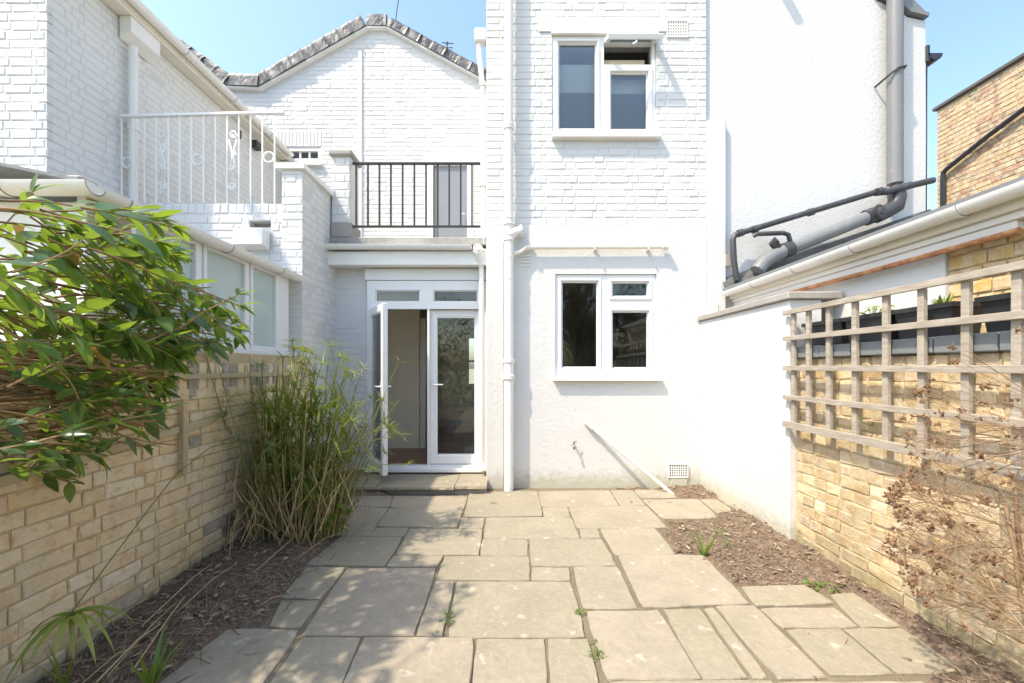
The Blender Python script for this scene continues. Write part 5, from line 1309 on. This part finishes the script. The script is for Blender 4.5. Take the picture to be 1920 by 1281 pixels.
tuft('grass_tuft', G(405, 960, .05) + Vector((0, 0, .0)), 7, .22, .004, .2, 'small grass tuft at the foot of the left wall', 'plant', 'sedge', 6, .4)

def rosette(name, base, n, r, label, mat, seed, cat='plant', lw=.6, h=.6, group=None):
    t = thing(name, base, label, cat, group); rg = random.Random(seed); stem = MB()
    lm = leaf_mesh('leaf', M[mat], r * .75, r * .75 * lw, .15, .2, n=4)
    for k in range(n):
        a = rg.uniform(0, 6.283); rr = r * math.sqrt(rg.random()); z = rg.uniform(.1, 1) * h * r * 1.6; p = Vector(base) + Vector((math.cos(a) * rr, math.sin(a) * rr, z))
        stem.tube([Vector(base), p], r * .025, 4, False)
        put('leaf', lm, frame_mat(p, (math.cos(a), math.sin(a), rg.uniform(-.3, .7)), roll=rg.uniform(-.4, .4), s=rg.uniform(.55, 1.0)), t)
    stem.build('stems', M['sedge_stem'], t, kind='stuff'); return t
rosette('leafy_plant', G(612, 1003, .03), 60, .15, 'low bright green leafy plant at the right foot of the sedge clump', 'weed_leaf', 1, lw=.75, h=1.2)
for i, (px, py, r, lb) in enumerate(((1088, 1150, .03, 'small weed in the paving joint nearest the centre'), (1118, 1234, .032, 'small weed low in the long paving joint'), (1110, 1205, .02, 'tiny weed midway along the long paving joint'), (836, 1165, .036, 'trailing weed in the joint left of the widest slab'), (815, 1190, .018, 'tiny weed at the lower end of the narrow slab'), (1525, 1100, .05, 'low weed at the front edge of the right bed'), (1560, 1104, .045, 'low weed beside the pink slab'))):
    rosette('weed', G(px, py, -.005), 9 if r < .03 else 16, r, lb, 'weed_leaf', i + 10, 'weed', .7, .5, 'weeds in the paving')
rosette('wall_plant', Vector((2.235, F * 2.2 / 662, 1.04)), 12, .045, 'bright green seedling sprouting on the trellis bottom rail', 'young_leaf', 30, lw=.5)
rosette('wall_plant', Vector((2.235, F * 2.2 / 748, 1.03)), 9, .03, 'dull green seedling behind the trellis near the dead shrub', 'weed_leaf', 31, lw=.6)
rosette('seedling', Vector((2.37, 2.80, 1.72)), 22, .085, 'yellow green strawberry leaved seedling in a black trough', 'young_leaf', 32, lw=.8, h=.6)
rosette('seedling', Vector((2.37, 3.1, 1.70)), 7, .05, 'sparse seedling in the farthest black trough', 'young_leaf', 34, lw=.5, h=.8)
tuft('succulent', Vector((2.38, 2.36, 1.72)), 12, .11, .010, -.02, 'spiky olive succulent standing in a black trough', 'plant', 'sedge', 9, .7)

# ---- dead hydrangea on the right: brown twigs and dry heads
ds = thing('dead_shrub', (2.0, 1.6, 0), 'leafless brown shrub with dry seed heads against the right wall', 'shrub')
SR = [(1920, 600), (2300, 560), (2300, 1330), (1900, 1230), (1740, 1150), (1655, 1030), (1690, 985), (1660, 930), (1705, 880), (1690, 790), (1735, 700), (1800, 640), (1860, 625)]
rg = random.Random(44); tw_ = MB(); heads = []
def grow(p, d, L_, r, lvl, sag):
    pts = [Vector(p)]; d = Vector(d).normalized(); n = max(4, int(L_ / .04))
    for i in range(n):
        d = (d + Vector((rg.uniform(-1, 1), rg.uniform(-1, 1), rg.uniform(-1, 1))) * .13 + Vector((0, 0, sag))).normalized(); q = pts[-1] + d * .04
        if q.x > 2.17: q.x = 2.17; d.x = -abs(d.x) * .3
        if q.z < .02: q.z = .02; d.z = abs(d.z) * .4
        if not in_poly(*proj(q), SR): break
        pts.append(q)
    if len(pts) < 3: return
    k = len(pts); tw_.tube(pts, [r * (1 - .55 * i / k) for i in range(k)], 4, False)
    if lvl < 3:
        for i in range(2, k):
            if rg.random() < (.34 if lvl == 0 else .26 if lvl == 1 else .12):
                u = Vector((rg.uniform(-1, .3), rg.uniform(-.5, .8), rg.uniform(-.7, .9)))
                grow(pts[i], d * .6 + u * .8, L_ * rg.uniform(.3, .6), r * .62, lvl + 1, sag + rg.uniform(-.02, .02))
    if lvl >= 1 and rg.random() < .36: heads.append(pts[-1])
for k in range(60):
    y = rg.uniform(1.25, 1.75); p = Vector((rg.uniform(1.9, 2.15), y, rg.uniform(.05, 1.25)))
    if p.z > .6 and rg.random() < .2: p.z *= .6
    d = (rg.uniform(-.35, .05), rg.uniform(.5, 1.0), rg.uniform(-.35, .85) if p.z < .8 else rg.uniform(-.5, .5))
    if not in_poly(*proj(p), SR): continue
    grow(p, d, rg.uniform(.5, 1.0), rg.uniform(.0016, .0028), 0, rg.uniform(-.05, .03))
tw_.build('twigs', M['twig'], ds, kind='stuff')
for k in range(5):
    y = rg.uniform(1.35, 1.7); b = Vector((rg.uniform(1.95, 2.15), y, -.02)); MB().tube(curve(b, (rg.uniform(-.05, .1), rg.uniform(-.05, .25), 1), rg.uniform(.7, 1.2), -.0, .06), [.010] * 3 + [.008] * 60 if False else .008, 6).build('stem', M['twig'], ds, smooth=True)
hm = []
for s in range(4):
    mb = MB(); r2 = random.Random(s)
    for k in range(9):
        dd = Vector((r2.uniform(-1, 1), r2.uniform(-1, 1), r2.uniform(-.4, 1))).normalized(); e = dd.orthogonal().normalized() * .0065; q = dd.cross(e)
        c = dd * r2.uniform(.006, .013)
        mb.add([c - e, c + q * .6, c + e, c - q * .6, c + dd * .009], [(0, 1, 4), (1, 2, 4), (2, 3, 4), (3, 0, 4), (3, 2, 1, 0)])
    me = bpy.data.meshes.new('seed_head'); me.from_pydata(mb.v, [], mb.f); me.materials.append(M['seed']); hm.append(me)
heads.sort(key=lambda p: p.y); print('seed heads', len(heads))
for i, p in enumerate(heads[:300]):
    s = rg.uniform(.9, 1.7); put('seed_head', hm[i % 4], Matrix.Translation(p) @ Matrix.Rotation(rg.uniform(0, 6), 4, 'Z') @ Matrix.Diagonal((s, s, s, 1)), ds)

# ---- the garden behind the camera, which the windows mirror
def bare_tree(base, h, seed, label):
    t = thing('bare_tree', base, label, 'tree'); rg = random.Random(seed); br = MB()
    def br_(p, d, L_, r, lvl):
        pts = [Vector(p)]; d = Vector(d).normalized()
        for i in range(6):
            d = (d + Vector((rg.uniform(-1, 1), rg.uniform(-1, 1), rg.uniform(-.6, 1))) * .16).normalized(); pts.append(pts[-1] + d * L_ / 6)
        (br if lvl else tk).tube(pts, [r * (1 - .5 * i / 6) for i in range(7)], 7 if lvl < 2 else 4, False)
        if lvl < 4:
            for i in range(2, 7):
                for _ in range(2 if lvl < 3 else 1): br_(pts[i], d * .5 + Vector((rg.uniform(-1, 1), rg.uniform(-1, 1), rg.uniform(-.1, .9))), L_ * rg.uniform(.42, .62), r * .5, lvl + 1)
    tk = MB(); br_(base, (0, 0, 1), h * .55, .11, 0); tk.build('trunk', M['bark'], t); br.build('branches', M['bark'], t, kind='stuff'); return t
bare_tree((2.6, -5.2, -.1), 5.2, 1, 'bare branched tree at the end of the garden behind the camera')
bare_tree((4.4, -6.0, -.1), 4.6, 2, 'second bare tree near the end fence behind the camera')
hd = thing('hedge', (1.5, -6.6, -.1), 'mixed green hedge closing the garden behind the camera', 'hedge')
mb = MB(); rg = random.Random(9); lv, lf = leaf_geo(.12, .06, .2, .2, n=2)
for k in range(24000):
    x = rg.uniform(-7, 9); top = 4.2 + .7 * math.sin(x * 1.7) + .4 * math.sin(x * 4.1 + 1)
    p = Vector((x, -6.6 + rg.uniform(-.5, .5), rg.uniform(-.1, top))); m = frame_mat(p, (rg.uniform(-1, 1), rg.uniform(-1, 1), rg.uniform(-1, .6)), roll=rg.uniform(-1, 1), s=rg.uniform(.6, 1.3)); mb.add([m @ Vector(v) for v in lv], lf)
mb.build('foliage', M['hedge_leaf'], hd, kind='stuff')
